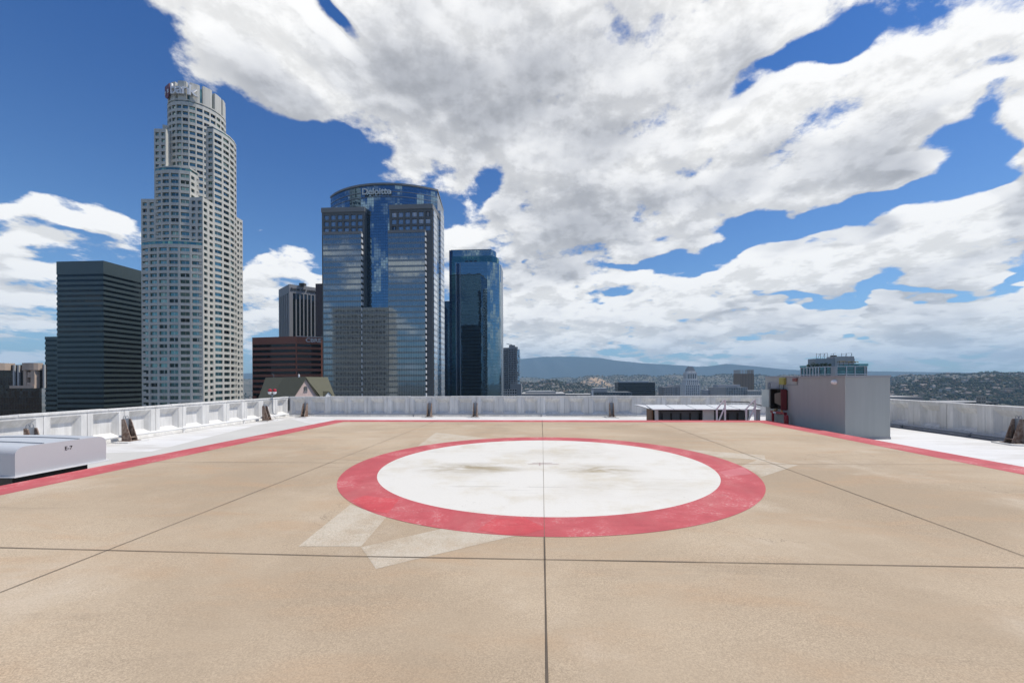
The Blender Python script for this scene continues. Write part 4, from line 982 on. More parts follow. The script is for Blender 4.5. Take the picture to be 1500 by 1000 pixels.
v0 = gp(401, 118.5); m = MB(); m.tube([(v0.x, v0.y, zr), (v0.x, v0.y, zr+.7), (v0.x-.3, v0.y, zr+.9)], .06, 6); m.build('aerial', M['galv'], gr_)

# ------------------------------------------------------------------ wide glass tower
Yd = 290.0
M['dgrid'] = m_glass('grid_curtain_wall', (.25, .285, .305), 1.75, 4.15, .36, (.185, .205, .215), (.24, .25, .255), .11, .10, .04, .0012, .92, .12, 0, .18, .75, .002)
M['dblue'] = m_glass('deep_blue_glass', (.15, .235, .32), 1.75, 2.1, 0, (.1, .1, .1), (.04, .06, .085), .10, .16, .03, .004, .97, .10, bow=.003)
M['dsilver'] = m_glass('silver_glass', (.62, .66, .70), 1.8, 4.15, .40, (.40, .42, .44), (.45, .46, .47), .10, .12, .12, .02, .75, .12)
M['dframe'] = mat_mottled('dark_grey_granite', (.10, .105, .11), .08, .1, .4, .4, 0, fine=1.5); M['dcorn'] = mat_mottled('grey_granite_cornice', (.20, .20, .20), .06, .1, .5, .4, 0, fine=1.5)
M['dwin'] = m_window('square_window', (.22, .26, .31), (.32, .37, .42), .8, .08, .06)
X = lambda px, Y: atY(px, 450, Y).x; Z = lambda px, py, Y: topz(px, py, Y)
de = empty('wide_glass_tower', (X(560, Yd), Yd, GZ), 'wide blue glass tower with curved glass crown lettered Deloitte', 'skyscraper')
ctl, ctr = (X(485, 315), 315.0), (X(641.5, 309), 309.0)
bow = arc_pts(ctl, ctr, 15.5, 18); zc = Z(560, 269.5, 298)
m = MB(); m.prism(bow+[(ctr[0]-4, 345), (ctl[0]+4, 345)], -100, zc-1.6); m.build('curved_shaft', M['dblue'], de)
m = MB(); b2 = arc_pts((ctl[0]-.5, ctl[1]), (ctr[0]+.5, ctr[1]), 16.3, 18)
m.prism(b2+[(ctr[0]-4, 345.4), (ctl[0]+4, 345.4)], zc-1.55, zc-.2); m.build('crown_rim', M['dcorn'], de)
for k, dz_ in enumerate((6.2, 9.8)):
    m = MB(); b3 = arc_pts((ctl[0]-.25, ctl[1]), (ctr[0]+.25, ctr[1]), 15.9, 18); m.prism(b3, zc-dz_-.35, zc-dz_); m.build('crown_ledge', M['galv'], de)
text('sign', 'Deloitte', 6.4, simple('sign_pale', (.62, .66, .66), .4), de, (X(552, 295.6), 295.6, Z(552, 280.8, 295.6)), 0.0, .4, 'CENTER', width=X(573, 295)-X(531, 295), bold=.12)
def wing(pa, pb, ptop, plow, pxl, low_a, low_b, side_b):
    yu, yl = Yd+3, Yd
    xa, xb = X(pa, yu), X(pb, yu); z1 = Z((pa+pb)/2, ptop, yu); zl = Z((low_a+low_b)/2, plow, yl); zc1 = z1-3.4
    w = MB(); g = []
    z0 = zl-4.2*2; fh = (zc1-zl-1.6)/3
    facade(w, g, (xa, yu), (xb, yu), zl+.2, zc1-1.2, fh, 6, .70, .68, .16, .6, 0, .9); w.poly([(xa, yu, zc1-1.2), (xb, yu, zc1-1.2), (xb, yu, zc1), (xa, yu, zc1)])
    w.poly([(xa, yu, -100), (xb, yu, -100), (xb, yu, zl+.2), (xa, yu, zl+.2)])
    w.poly([(xb, yu, -100), (xb, yu+26, -100), (xb, yu+26, zc1), (xb, yu, zc1)], 0); w.poly([(xa, yu+26, -100), (xa, yu, -100), (xa, yu, zc1), (xa, yu+26, zc1)], 0)
    w.poly([(xa, yu, zc1), (xb, yu, zc1), (xb, yu+26, zc1), (xa, yu+26, zc1)])
    wo = w.build('wing', M['dframe'], de)
    emit_windows(g, M['dwin'], wo)
    m = MB(); m.prism([(xa-.3, yu-.5), (xb+.3, yu-.5), (xb+.3, yu+26.3), (xa-.3, yu+26.3)], zc1+.01, z1); m.build('cornice', M['dcorn'], wo)
    la, lb = X(low_a, yl), X(low_b, yl)
    m = MB(); m.prism([(la, yl), (lb, yl), (lb, yu-.01), (la, yu-.01)], -100, zl, 0); lo = m.build('grid_bay', M['dgrid'], de)
    m = MB(); m.box((la-.2, yl-.3, zl-1.5), (lb+.2, yu-.02, zl+.6)); m.build('bay_cap', M['dcorn'], lo)
    m = MB(); n = int((zl+40)/4.15)                      # pale edge of the bay, floor by floor
    for k in range(n):
        z = zl-3.2-k*4.15; m.box((lb+.005, yl+.1, z), (lb+.55, yu-.05, z+2.3))
    m.build('bay_edge', M['lip'], lo)
    return xa, xb, z1
wing(472, 534.5, 304, 340.5, 0, 473.5, 529, 533); xa, xb, z1 = wing(571, 634, 299.5, 338, 0, 569, 622.5, 625)
# joined base between the wings
m = MB(); m.prism([(X(529.6, Yd+.6), Yd+.6), (X(568.6, Yd+.6), Yd+.6), (X(568.6, Yd+.6), Yd+16), (X(529.6, Yd+.6), Yd+16)], -100, Z(550, 450, Yd+.6)); m.build('grid_base', M['dgrid'], de)
# bright flank
y2 = Yd+33; m = MB(); ys = [Yd+4.2, Yd+13, Yd+13.4, Yd+21.5, Yd+22, y2]
xs = xb+.35
m.prism([(xs, ys[0]), (xs+.4, ys[0]), (xs+.4, ys[1]), (xs, ys[1])], -100, z1-3.6); m.build('flank_panel', M['dsilver'], de)
m = MB(); m.prism([(xs-1, ys[2]), (xs+.1, ys[2]), (xs+.1, ys[3]), (xs-1, ys[3])], -100, z1-5); m.build('flank_glass', M['dblue'], de)
m = MB(); m.prism([(xs-6, ys[4]), (xs+1.0, ys[4]), (xs+1.0, ys[5]), (xs-6, ys[5])], -100, topz(646, 317, y2)); m.build('flank_panel', M['dsilver'], de)

# ------------------------------------------------------------------ slim dark blue tower and its slotted neighbour
Ye = 452.0
M['eblue'] = m_glass('smooth_blue_glass', (.175, .255, .305), 1.5, 3.9, 0, (.1, .1, .1), (.08, .14, .185), .06, .22, .02, .003, 1.0, .08, bow=.006)
M['eteal'] = m_glass('teal_dark_glass', (.055, .15, .17), 1.5, 3.9, 0, (.1, .1, .1), (.04, .10, .11), .06, .2, .03, .004, 1.0, .08)
M['edark'] = m_glass('navy_slot_glass', (.035, .06, .11), 1.5, 3.9, 0, (.1, .1, .1), (.02, .03, .05), .06, .2, .05, .004, .95, .1)
X = lambda px, Y=Ye: atY(px, 450, Y).x; Z = lambda py, Y=Ye: topz(690, py, Y)
eb = empty('slim_blue_tower', (X(695), Ye, GZ), 'slim dark blue glass tower with rounded right flank and teal top band', 'skyscraper')
za, zb3, zc3 = Z(365), Z(374.5), Z(383.5)
m = MB(); top = [(X(660), Ye+3), (X(719), Ye+3)]+arc_pts((X(719), Ye+3), (X(726.5, Ye+22), Ye+22), 3, 6)[1:]+[(X(726.5, Ye+22), Ye+46), (X(660), Ye+46)]
m.prism(top, zb3, za); m.build('top_storey', M['eblue'], eb)
m = MB(); t2 = [(X(658.6), Ye+1.6), (X(720.5), Ye+1.6)]+arc_pts((X(720.5), Ye+1.6), (X(730, Ye+24), Ye+24), 4, 6)[1:]+[(X(730, Ye+24), Ye+47), (X(658.6), Ye+47)]
m.prism(t2, zc3, zb3-.05); m.build('teal_band', M['eteal'], eb)
m = MB(); b_ = [(X(666.5), Ye), (X(714), Ye)]+arc_pts((X(714), Ye), (X(732.5, Ye+26), Ye+26), 7, 10)[1:]+[(X(732.5, Ye+26), Ye+48), (X(666.5), Ye+48)]
m.prism(b_, -100, zc3-.05); m.build('shaft', M['eblue'], eb)
m = MB(); r2 = [(X(722, Ye+20), Ye+20)]+arc_pts((X(722, Ye+20), Ye+20), (X(735, Ye+34), Ye+34), 3.5, 8)[1:]+[(X(735, Ye+34), Ye+52), (X(722, Ye+20), Ye+52)]
m.prism(r2, -100, topz(733, 392, Ye+34)); m.build('flank', mat_mottled('grey_blue_metal', (.22, .25, .28), .05, .1, .35, .5, 0, metal=.6), eb)
m = MB(); m.prism([(X(658.2), Ye+1.4), (X(666.4), Ye+1.4), (X(666.4), Ye+40), (X(658.2), Ye+40)], -100, zc3-.1); m.build('edge_strip', M['eteal'], eb)
m = MB(); m.prism([(X(658.0), Ye+1.2), (X(661.8), Ye+1.2), (X(661.8), Ye+1.39), (X(658.0), Ye+1.39)], -100, za-.5); m.build('corner_strip', M['edark'], eb)
m = MB(); m.box((X(669.3), Ye-.35, -100), (X(673.2), Ye-.02, zc3-1.5)); m.build('slot', M['edark'], eb)
for px in (668.3, 674.0):
    m = MB(); m.box((X(px), Ye-.5, -100), (X(px)+.5, Ye-.03, zc3-1.0)); m.build('fin', M['galv'], eb)
m = MB()
for k in range(3): m.box((X(681.5+k*6.2), Ye+1.3, Z(383.2)), (X(686+k*6.2), Ye+1.55, Z(381.4)))
m.build('louvre', M['dark'], eb)
m = MB(); m.bar((X(660), Ye+2.8, za+.2), (X(720), Ye+2.8, za+.2), .8, .5); m.build('roof_edge', M['galv'], eb)
Yf_ = 480.0; fx0, fx1 = X(647.5, Yf_), X(660, Yf_); zf_ = topz(652, 441, Yf_)
fb_ = empty('slotted_blue_tower', (fx0, Yf_, GZ), 'narrow blue glass tower with a dark pointed slot, glimpsed between the two glass towers', 'skyscraper')
m = MB(); m.prism([(fx0-20, Yf_), (fx1, Yf_), (fx1, Yf_+40), (fx0-20, Yf_+40)], -100, zf_); m.build('shaft', M['eblue'], fb_)
m = MB(); c0, c1 = X(650.5, Yf_), X(655.5, Yf_); zz = topz(652, 455, Yf_)
P = [(c0, -100), (c1, -100), (c1, zz), ((c0+c1)/2, zz+6), (c0, zz)]; m.poly([(x, Yf_-.3, z) for x, z in P]); m.poly([(x, Yf_-.02, z) for x, z in reversed(P)])
for i in range(5):
    a, b = P[i], P[(i+1) % 5]; m.poly([(b[0], Yf_-.3, b[1]), (a[0], Yf_-.3, a[1]), (a[0], Yf_-.02, a[1]), (b[0], Yf_-.02, b[1])])
m.build('slot', M['edark'], fb_)

# ------------------------------------------------------------------ grid-fronted apartment tower under a crane
M['condo'] = mat_mottled('grey_concrete_frame', (.24, .25, .265), .06, .1, .7, .3, 0, fine=1.5); M['cwin'] = m_window('apartment_window', (.05, .07, .085), (.14, .18, .21), .75, .1); M['paleglass'] = m_glass('pale_blue_glass', (.42, .52, .60), 1.6, 3.3, .3, (.35, .4, .45), (.3, .35, .4), .1, .1, .05, .02, .8, .2)
Yk = 640.0; X = lambda px, Y=Yk: atY(px, 540, Y).x; Z = lambda py, Y=Yk: topz(748, py, Y)
ap = empty('apartment_tower', (X(748), Yk, GZ), 'grey gridded apartment tower with a roof crane, right of the slim blue tower', 'apartment tower')
w = MB(); g = []
for (pa, pb, pt, yy, n) in ((730, 744.5, 510.5, Yk+2, 5), (744.5, 757.5, 509, Yk, 5)):
    xa, xb = X(pa, yy), X(pb, yy); z1 = Z(pt, yy)
    facade(w, g, (xa, yy), (xb, yy), -45, z1, 3.45, n, .62, .66, .16, .7, 0, .6, 2.0); w.poly([(xb, yy, -45), (xb, yy+28, -45), (xb, yy+28, z1), (xb, yy, z1)]); w.poly([(xa, yy+28, -45), (xa, yy, -45), (xa, yy, z1), (xa, yy+28, z1)]); w.poly([(xa, yy, z1), (xb, yy, z1), (xb, yy+28, z1), (xa, yy+28, z1)])
w.box((X(745.5), Yk+3, Z(509)), (X(754), Yk+18, Z(505))); w.box((X(735), Yk+6, Z(510.5)), (X(744), Yk+16, Z(508.6))); w.box((X(754.2), Yk+4, Z(509)), (X(758), Yk+18, Z(507.5)))
w.build('wall', M['condo'], ap); emit_windows(g, M['cwin'], ap, 100)
m = MB(); m.prism([(X(757.6), Yk+3), (X(761), Yk+3), (X(761), Yk+24), (X(757.6), Yk+24)], -60, Z(511)); m.build('glass_side', M['paleglass'], ap)
m = MB(); yy = Yk-6
w = MB(); g = []; facade(w, g, (X(736, yy), yy), (X(757, yy), yy), -50, Z(569.5, yy), 4.0, 6, .7, .6, .2, .5); w.build('podium', M['postgrey'], ap); emit_windows(g, M['cwin'], ap, 40)
m.box((X(747, yy), yy+.5, -60), (X(763.5, yy), yy+20, Z(562, yy))); m.build('podium', M['condo'], ap)
crn = empty('roof_crane', (X(746), Yk+8, Z(505)), 'small crane on top of the gridded apartment tower', 'crane')
m = MB(); m.bar((X(747.5), Yk+8, Z(505)), (X(747.5), Yk+8, Z(503.4)), 1.0); m.build('mast', M['galv'], crn)
m = MB(); m.bar((X(750), Yk+8, Z(504.2)), (X(741.5), Yk+8, Z(502.8)), .9); m.build('jib', M['galv'], crn)

# ------------------------------------------------------------------ lower buildings beyond the far parapet
def stone(c): return mat_mottled('city_stone', c, .06, .1, .8, .2, 0, fine=1)
def block(name, pxs, py, Y, depth, wallc, label, cat='building', nb=0, fh=3.8, ww=.6, wh=.55, winmat=None, limit=60, sides=True, z0=-70.0, roofc=None, edge=.8):
    xa, xb = atY(pxs[0], 560, Y).x, atY(pxs[1], 560, Y).x; z1 = topz((pxs[0]+pxs[1])/2, py, Y)
    root = empty(name, ((xa+xb)/2, Y, GZ), label, cat); w = MB(); g = []
    if nb:
        facade(w, g, (xa, Y), (xb, Y), z0, z1, fh, nb, ww, wh, .2, .6, 0, edge, 1.2)
        for a, b in (((xb, Y), (xb, Y+depth)), ((xa, Y+depth), (xa, Y))):
            facade(w, g, a, b, z0, z1, fh, max(2, int(depth/((xb-xa)/nb))), ww, wh, .2, .6, 0, edge, 1.2)
        w.poly([(xb, Y+depth, GZ), (xa, Y+depth, GZ), (xa, Y+depth, z1), (xb, Y+depth, z1)]); w.poly([(xa, Y, z1-.3), (xb, Y, z1-.3), (xb, Y+depth, z1-.3), (xa, Y+depth, z1-.3)], 1)
        for a, b in (((xa, Y), (xb, Y)), ((xb, Y), (xb, Y+depth)), ((xa, Y+depth), (xa, Y))): w.poly([(*a, GZ), (*b, GZ), (*b, z0), (*a, z0)])
    else: w.prism([(xa, Y), (xb, Y), (xb, Y+depth), (xa, Y+depth)], GZ, z1, 0, 1)
    w.build('wall', [stone(wallc), stone(roofc or (.33, .33, .33))], root)
    if g: emit_windows(g, winmat or M['cwin'], root, limit)
    return root, xa, xb, z1
r_, xa, xb, z1 = block('low_roof_building', (763, 828), 576.5, 640, 90, (.28, .28, .28), 'low building with a broad grey roof right of the apartment tower')
m = MB(); m.prism([(xa+6, 660), (xb-14, 660), (xb-22, 700), (xa+12, 700)], z1, z1+3.2); m.build('roof_house', stone((.30, .31, .32)), r_)
block('long_low_building', (826, 905), 577.5, 760, 60, (.10, .10, .10), 'long low dark building behind the middle of the far parapet', nb=16, fh=4, z0=-60, limit=30)
r_, xa, xb, z1 = block('low_office_block', (869, 926), 574, 700, 40, (.13, .145, .16), 'low dark blue grey block in front of the black banded slab', nb=14, fh=4, ww=.75, z0=-60, limit=30, roofc=(.22, .23, .24))
m = MB(); m.prism([(xa+1, 702), (xa+24, 702), (xa+24, 735), (xa+1, 735)], z1, z1+6.5); m.build('roof_house', stone((.33, .34, .35)), r_)
m = MB(); m.box((atY(866.5, 560, 698).x, 696, GZ), (atY(869, 560, 698).x, 699, topz(868, 571.5, 698))); o = m.build('white_pylon', M['lip'], at=(atY(868, 560, 698).x, 697, GZ)); tag(o, 'slim white pylon at the corner of the low dark blue grey block', 'pylon')
Ys = 880.0; xa, xb = atY(905.5, 560, Ys).x, atY(959.5, 560, Ys).x; z1 = topz(930, 559.8, Ys)
sb_ = empty('black_slab', (xa, Ys, GZ), 'broad black office slab with fine horizontal bands, left of the pale stone spire', 'office block')
band_tower(sb_, [(xa, Ys), (xb, Ys), (xb, Ys+40), (xa, Ys+40)], -70, z1, 3.9, .38, M['blackglass'], simple('black_band_panel', (.055, .058, .062), .4), 1.6, .3)
m = MB(); m.box((xa+6, Ys+8, z1), (xb-12, Ys+30, z1+2.2)); m.build('roof_house', stone((.42, .46, .50)), sb_)
block('beige_office', (972, 985.5), 566.5, 900, 40, (.34, .32, .31), 'small beige office block just left of the pale stone spire, plainer half', nb=5, fh=3.8, ww=.4, limit=20)
block('striped_office', (985.6, 996.5), 566.5, 899, 40, (.42, .40, .40), 'small office block with dark vertical stripes just left of the pale stone spire', nb=5, fh=60, ww=.5, wh=.9, limit=20)
# stone spire with stepped pyramid top
Yh = 1050.0; hxx = lambda px: atY(px, 560, Yh).x; hzz = lambda py: topz(1014, py, Yh)
chm = mat_mottled('pale_city_stone', (.64, .63, .61), .05, .1, .8, .2, 0, fine=1)
ch = empty('stone_spire_tower', (hxx(1014), Yh, GZ), 'slender pale stone tower with stepped pyramid top among the low roofs', 'tower'); w = MB(); g = []
def sq(c, r, y): return [(c-r, y-r), (c+r, y-r), (c+r, y+r), (c-r, y+r)]
cxh = hxx(1013.8); pxm = hxx(1015)-hxx(1014)
def tier(r, pa, pb, nb, fh, ww, wh, plain=1.0):
    q = sq(cxh, r*pxm, Yh+14); z0, z1 = hzz(pb), hzz(pa)
    for i in range(4): facade(w, g, q[i], q[(i+1) % 4], z0, z1, fh, nb, ww, wh, .15, .8, 0, 1.6, plain)
    w.poly([(*p, z1) for p in q])
tier(11.0, 563, 600, 7, 4.2, .5, .6); tier(9.5, 556, 563, 6, 4.2, .5, .6); tier(7.6, 545.5, 556, 5, 15, .55, .75, 2.0); tier(6.2, 543.3, 545.5, 1, 9, .2, .2)
zz = [(5.6, 543.3), (5.2, 541.5), (4.5, 540), (3.9, 538.6), (3.0, 537.4), (2.4, 536.6)]
w.build('wall', chm, ch); emit_windows(g, M['cwin'], ch, 100)
m = MB()
for (r0, pa), (r1, pb) in zip(zz, zz[1:]): m.prism(sq(cxh, (r0+r1)/2*pxm, Yh+14), hzz(pa)+(.02 if pa != 543.3 else .05), hzz(pb))
m.build('pyramid_top', mat_mottled('weathered_stone', (.34, .34, .35), .1, .2, .8, .2, 0, fine=1), ch)
m = MB(); m.bar((cxh, Yh+14, hzz(536.6)), (cxh, Yh+14, hzz(535.4)), .8); m.build('beacon', M['lip'], ch)
block('pale_annexe', (1037, 1050), 571, 980, 40, (.42, .42, .44), 'small pale annexe with square windows right of the pale stone spire', nb=6, limit=25)
r_, xa, xb, z1 = block('beige_court_building', (1050.5, 1064), 567, 940, 50, (.36, .34, .32), 'beige windowless end of the gridded court building', z0=-60)
r_, xa, xb, z1 = block('gridded_court_building', (1064.2, 1095), 567, 938, 52, (.38, .38, .38), 'broad grey court building with a grid of dark windows, left of the brown tower', nb=12, fh=4.2, ww=.7, wh=.68, limit=100)
m = MB(); m.box((xa-14, 950, z1), (xb-10, 975, z1+5.5)); m.build('roof_house', stone((.30, .31, .33)), r_)
block('brown_tower', (1084, 1104.5), 547.2, 1010, 34, (.27, .205, .155), 'square brown tower with fine vertical ribs, left of the grey shed', cat='tower', nb=9, fh=90, ww=.35, wh=.93, winmat=simple('brown_slot', (.10, .075, .06), .5), limit=30, edge=.5)
block('pale_low_block', (1095.2, 1121), 572, 930, 40, (.40, .39, .37), 'pale low block at the foot of the square brown tower', nb=8, fh=4, ww=.7, wh=.4, limit=30)
block('flat_grey_building', (1296, 1352), 581.0, 420, 50, (.30, .29, .28), 'flat grey roof peeking above the parapet just right of the shed', roofc=(.36, .35, .34))
r_, xa, xb, z1 = block('small_beige_tower', (1437.5, 1444.5), 580, 520, 6, (.36, .33, .28), 'tiny beige stair tower rising above the parapet on the tree side', cat='tower', nb=2, fh=4, limit=20)
block('beige_flats', (1395, 1462), 588.5, 530, 40, (.22, .21, .19), 'low flats with a beige roof edge behind the parapet on the tree side', nb=10, fh=3.6, limit=20)

# ------------------------------------------------------------------ glass block with a roof garden behind the shed
Yq = 300.0; X = lambda px, Y=Yq: atY(px, 540, Y).x; Z = lambda py, Y=Yq: topz(1220, py, Y)
M['gteal'] = m_glass('teal_office_glass', (.10, .17, .18), 3.0, 3.6, .0, (.1, .1, .1), (.10, .14, .14), .1, .35, .04, .01, .95, .3)
gx0, gx1 = X(1223.5), X(1269.5); gyb = atX(1173, 540, gx0).y; SY = lambda px, off=0.0: atX(px, 540, gx0+off).y
gb_ = empty('garden_roof_block', (gx0, Yq, GZ), 'teal glass block with white mullions and a roof garden, rising behind the shed', 'office block')
z1 = Z(536.0); m = MB(); m.prism([(gx0, Yq), (gx1, Yq), (gx1, gyb), (gx0, gyb)], GZ, z1); m.build('glass_body', M['gteal'], gb_)
for px in (1225.5, 1239.5, 1252, 1266.5, 1269.3):
    m = MB(); m.box((X(px)-.22, Yq-.5, -60), (X(px)+.22, Yq-.01, z1)); m.build('mullion', M['lip'], gb_)
for px in (1173.5, 1178.2, 1182.8, 1187, 1191.4, 1195.6, 1199.8, 1209.2):
    y = SY(px); m = MB(); m.box((gx0-.5, y-.4, -60), (gx0-.01, y+.4, z1)); m.build('mullion', M['lip'], gb_)
m = MB()
for z in (z1, Z(547.5)): m.box((gx0-.3, Yq-.35, z-.5), (gx1, Yq-.02, z)); m.box((gx0-.32, Yq-.3, z-.52), (gx0-.02, gyb, z-.01))
m.build('sill_band', M['lip'], gb_)
m = MB(); m.box((gx0-.6, Yq-.6, -60), (gx0+1.0, Yq+3.5, z1+.01)); m.build('pier', M['postgrey'], gb_)
M['balus'] = simple('teal_balustrade', (.16, .40, .40), .15, .2, .5)
m = MB(); m.box((X(1258), Yq-.6, z1+.02), (X(1271), Yq+20, z1+1.5)); m.build('glass_balustrade', M['balus'], gb_)
m = MB(); m.box((gx0-.6, SY(1181), z1+.02), (gx0+.2, gyb+.5, z1+1.4)); m.build('glass_balustrade', M['balus'], gb_)
zp = Z(525.0, Yq+29); m = MB(); m.prism([(X(1194.5, Yq+29), Yq+29), (X(1223, Yq+29), Yq+29), (X(1252, Yq+29), Yq+29), (X(1252, Yq+29), Yq+38), (X(1194.5, Yq+29), Yq+38)], z1, zp); ph = m.build('penthouse', mat_mottled('grey_louvre_cladding', (.35, .36, .37), .05, .1, .6, .3, 0), gb_)
m = MB(); m.box((X(1224, Yq+28), Yq+28.5, z1), (X(1252, Yq+28), Yq+29-.02, Z(522, Yq+29))); m.box((X(1224, Yq+28), Yq+29, zp), (X(1252, Yq+28), Yq+38, Z(522, Yq+29))); m.build('penthouse_block', stone((.40, .395, .39)), gb_)
m = MB()
for k in range(6): z = z1+1+(zp-z1-1.4)*k/5; m.box((X(1194.8, Yq+29), Yq+28.8, z), (X(1222, Yq+29), Yq+28.98, z+.45))
m.build('louvre', M['galv'], ph)
m = MB(); rnd = random.Random(3)
for px in (1197, 1203, 1209, 1213.5, 1222, 1234, 1241, 1249): m.bar((X(px, Yq+29), Yq+29.8, zp-.2), (X(px, Yq+29), Yq+29.8, Z(517.2, Yq+29.8)), .22)
for a, b in ((1197, 1213.5), (1218, 1226), (1234, 1249)): m.bar((X(a, Yq+29), Yq+29.8, Z(518.5, Yq+29.8)), (X(b, Yq+29), Yq+29.8, Z(517.2, Yq+29.8)), .2)
for px in (1199, 1206, 1238, 1246): m.bar((X(px, Yq+29), Yq+30, zp-.2), (X(px+3, Yq+29), Yq+30, Z(518.5, Yq+29.8)), .16)
m.build('mast_frame', M['galv'], gb_)
m = MB(); m.box((X(1224, Yq+28), Yq+31, zp+1.5), (X(1230, Yq+28), Yq+34, zp+2.6)); m.build('roof_plant', M['duct'], gb_)
def leafcloud(mb, c, r, n, rnd, s=.5, flat=1.0):
    for _ in range(n):
        while True:
            v = Vector((rnd.uniform(-1, 1), rnd.uniform(-1, 1), rnd.uniform(-1, 1)))
            if .25 < v.length < 1: break
        p = Vector(c)+Vector((v.x*r, v.y*r, v.z*r*flat)); n1 = Vector((rnd.gauss(0, 1), rnd.gauss(0, 1), rnd.gauss(0, 1))).normalized(); n2 = n1.orthogonal().normalized()*s*rnd.uniform(.6, 1.3); n3 = n1.cross(n2).normalized()*s*rnd.uniform(.4, .9)
        mb.poly([p-n2, p-n3, p+n2, p+n3])
M['leaf'] = mat_mottled('dark_foliage', (.035, .06, .025), .35, .4, .7, .2, 0, fine=3); M['palmleaf'] = mat_mottled('dry_palm_foliage', (.15, .125, .06), .3, .4, .8, .2, 0, fine=3)
rnd = random.Random(11)
for i, (px, r) in enumerate(((1184, 1.3), (1191.5, 2.0), (1197.5, 1.5), (1204, 1.4), (1209.5, 1.5), (1216, 1.1))):
    x = gx0+2.2; sy_ = SY(px, 2.2); root = empty('roof_shrub', (x, sy_, z1), ['small clipped shrub at the outer end of the roof garden', 'tallest bushy green shrub of the roof garden', 'roof garden shrub next to the tallest bushy one', 'middle dark shrub in the roof garden row', 'roof garden shrub before the last small one', 'last small shrub of the roof garden row, by the pale penthouse'][i], 'shrub', 'shrubs of the roof garden')
    m = MB(); leafcloud(m, (x, sy_, z1+r*.95), r, 90, rnd, .42, .9); m.build('foliage', M['leaf'], root)
    m = MB(); m.tube([(x, sy_, z1), (x, sy_, z1+r)], .12, 6); m.build('stem', M['duct'], root)
for i, px in enumerate((1229.5, 1235.5, 1243, 1248, 1253.5)):
    x = X(px, Yq+5); hh = Z(530.2, Yq+5)-z1+rnd.uniform(-.2, .3)
    root = empty('roof_palm', (x, Yq+5, z1), ['first palm of the roof row, nearest the shrubs', 'second palm of the roof row from the shrubs', 'middle palm of the five on the roof', 'fourth palm of the roof row from the shrubs', 'last palm of the roof row, by the teal balustrade'][i], 'palm', 'palms of the roof garden')
    m = MB(); m.tube([(x, Yq+5, z1), (x+.1, Yq+5, z1+hh)], [.16, .12], 6); m.build('trunk', M['palmleaf'], root)
    m = MB()
    for k in range(22):
        a = rnd.uniform(0, 2*math.pi); d = Vector((math.cos(a), math.sin(a), 0)); sd = Vector((-d.y, d.x, 0))*.22; q = [Vector((x+.1, Yq+5, z1+hh))+d*(1.7*t)+Vector((0, 0, .75*math.sin(t*2.6)-.75*t*t)) for t in (0, .35, .7, 1)]
        for p0, p1 in zip(q, q[1:]): m.poly([p0-sd, p0+sd, p1+sd*.8, p1-sd*.8])
    m.build('crown', M['palmleaf'], root)

# ------------------------------------------------------------------ what the glass towers mirror: buildings behind us
w = MB(); g = []; xa, xb, yy = -344.0, -250.0, -75.0; z1 = topz(530, 450, 290)*(290*2+75)/290-1.0
rb = empty('masonry_building', (-297, yy, GZ), 'pale masonry building with paired dark windows mirrored in the wide glass tower', 'building')
facade(w, g, (xb, yy), (xa, yy), -60, z1, 8.6, 13, .62, .50, .25, .8, 0, 4, 4); facade(w, g, (xb, yy-40), (xb, yy), -60, z1, 4.3, 6, .55, .5, .25, .8, 0, 2, 3)
w.poly([(xa, yy, z1), (xb, yy, z1), (xb, yy-40, z1), (xa, yy-40, z1)]); w.poly([(xa, yy, GZ), (xa, yy-40, GZ), (xa, yy-40, z1), (xa, yy, z1)]); w.poly([(xb, yy, GZ), (xa, yy, GZ), (xa, yy, -60), (xb, yy, -60)])
w.build('wall', stone((.74, .70, .63)), rb)
m = MB()
for q, n_, mp in g: m.poly(q)
tag(m.build('window', M['dark'], rb), kind='stuff')
# our own building under the roof
m = MB(); m.prism([(XL-.25, YB), (XR+.25, YB), (XR+.25, YF+.25), (XL-.25, YF+.25)], GZ, RZ-.52); ob = m.build('host_building', stone((.45, .43, .40)), at=(0, 0, GZ)); tag(ob, 'tall building whose roof carries the helipad', 'building')

# ================================================================== land, hills, mountains, air
import numpy as np
rng = np.random.default_rng(5)
def polar(px, r):
    d = ray(px, 500); a = math.atan2(d.x, d.y); return r*math.sin(a), r*math.cos(a)
HILLS = []
def hill(px, py, r, sx, sy, base=GZ):
    x, y = polar(px, r); dc = (Vector((x, y, 0))-EYE).dot(CAMF); h = EYE.z+(500+CY-py)*dc/FPX-base
    HILLS.append((x, y, h, sx, sy, math.atan2(x, y)))
hill(805, 557.5, 2900, 150, 260); hill(770, 559, 3000, 150, 250); hill(845, 562, 2800, 120, 200)
for px, py in ((770, 552), (830, 552.5)): hill(px, py, 6400, 420, 500)
for px, py in ((872, 550), (905, 549.5), (940, 549.5), (985, 549), (1025, 551), (1062, 549), (1110, 550.5), (1160, 550)): hill(px, py, 5400, 300, 520)
hill(870, 552.0, 4300, 150, 280)
for px, py in ((1290, 554), (1345, 552), (1400, 550), (1440, 549), (1490, 549.5), (1550, 548)): hill(px, py, 4300, 290, 500)
for px, py in ((1380, 557), (1460, 556), (1520, 556)): hill(px, py, 2900, 210, 280)
for px, py in ((330, 551), (400, 551), (100, 552)): hill(px, py, 5000, 400, 500)
HA = np.array(HILLS)
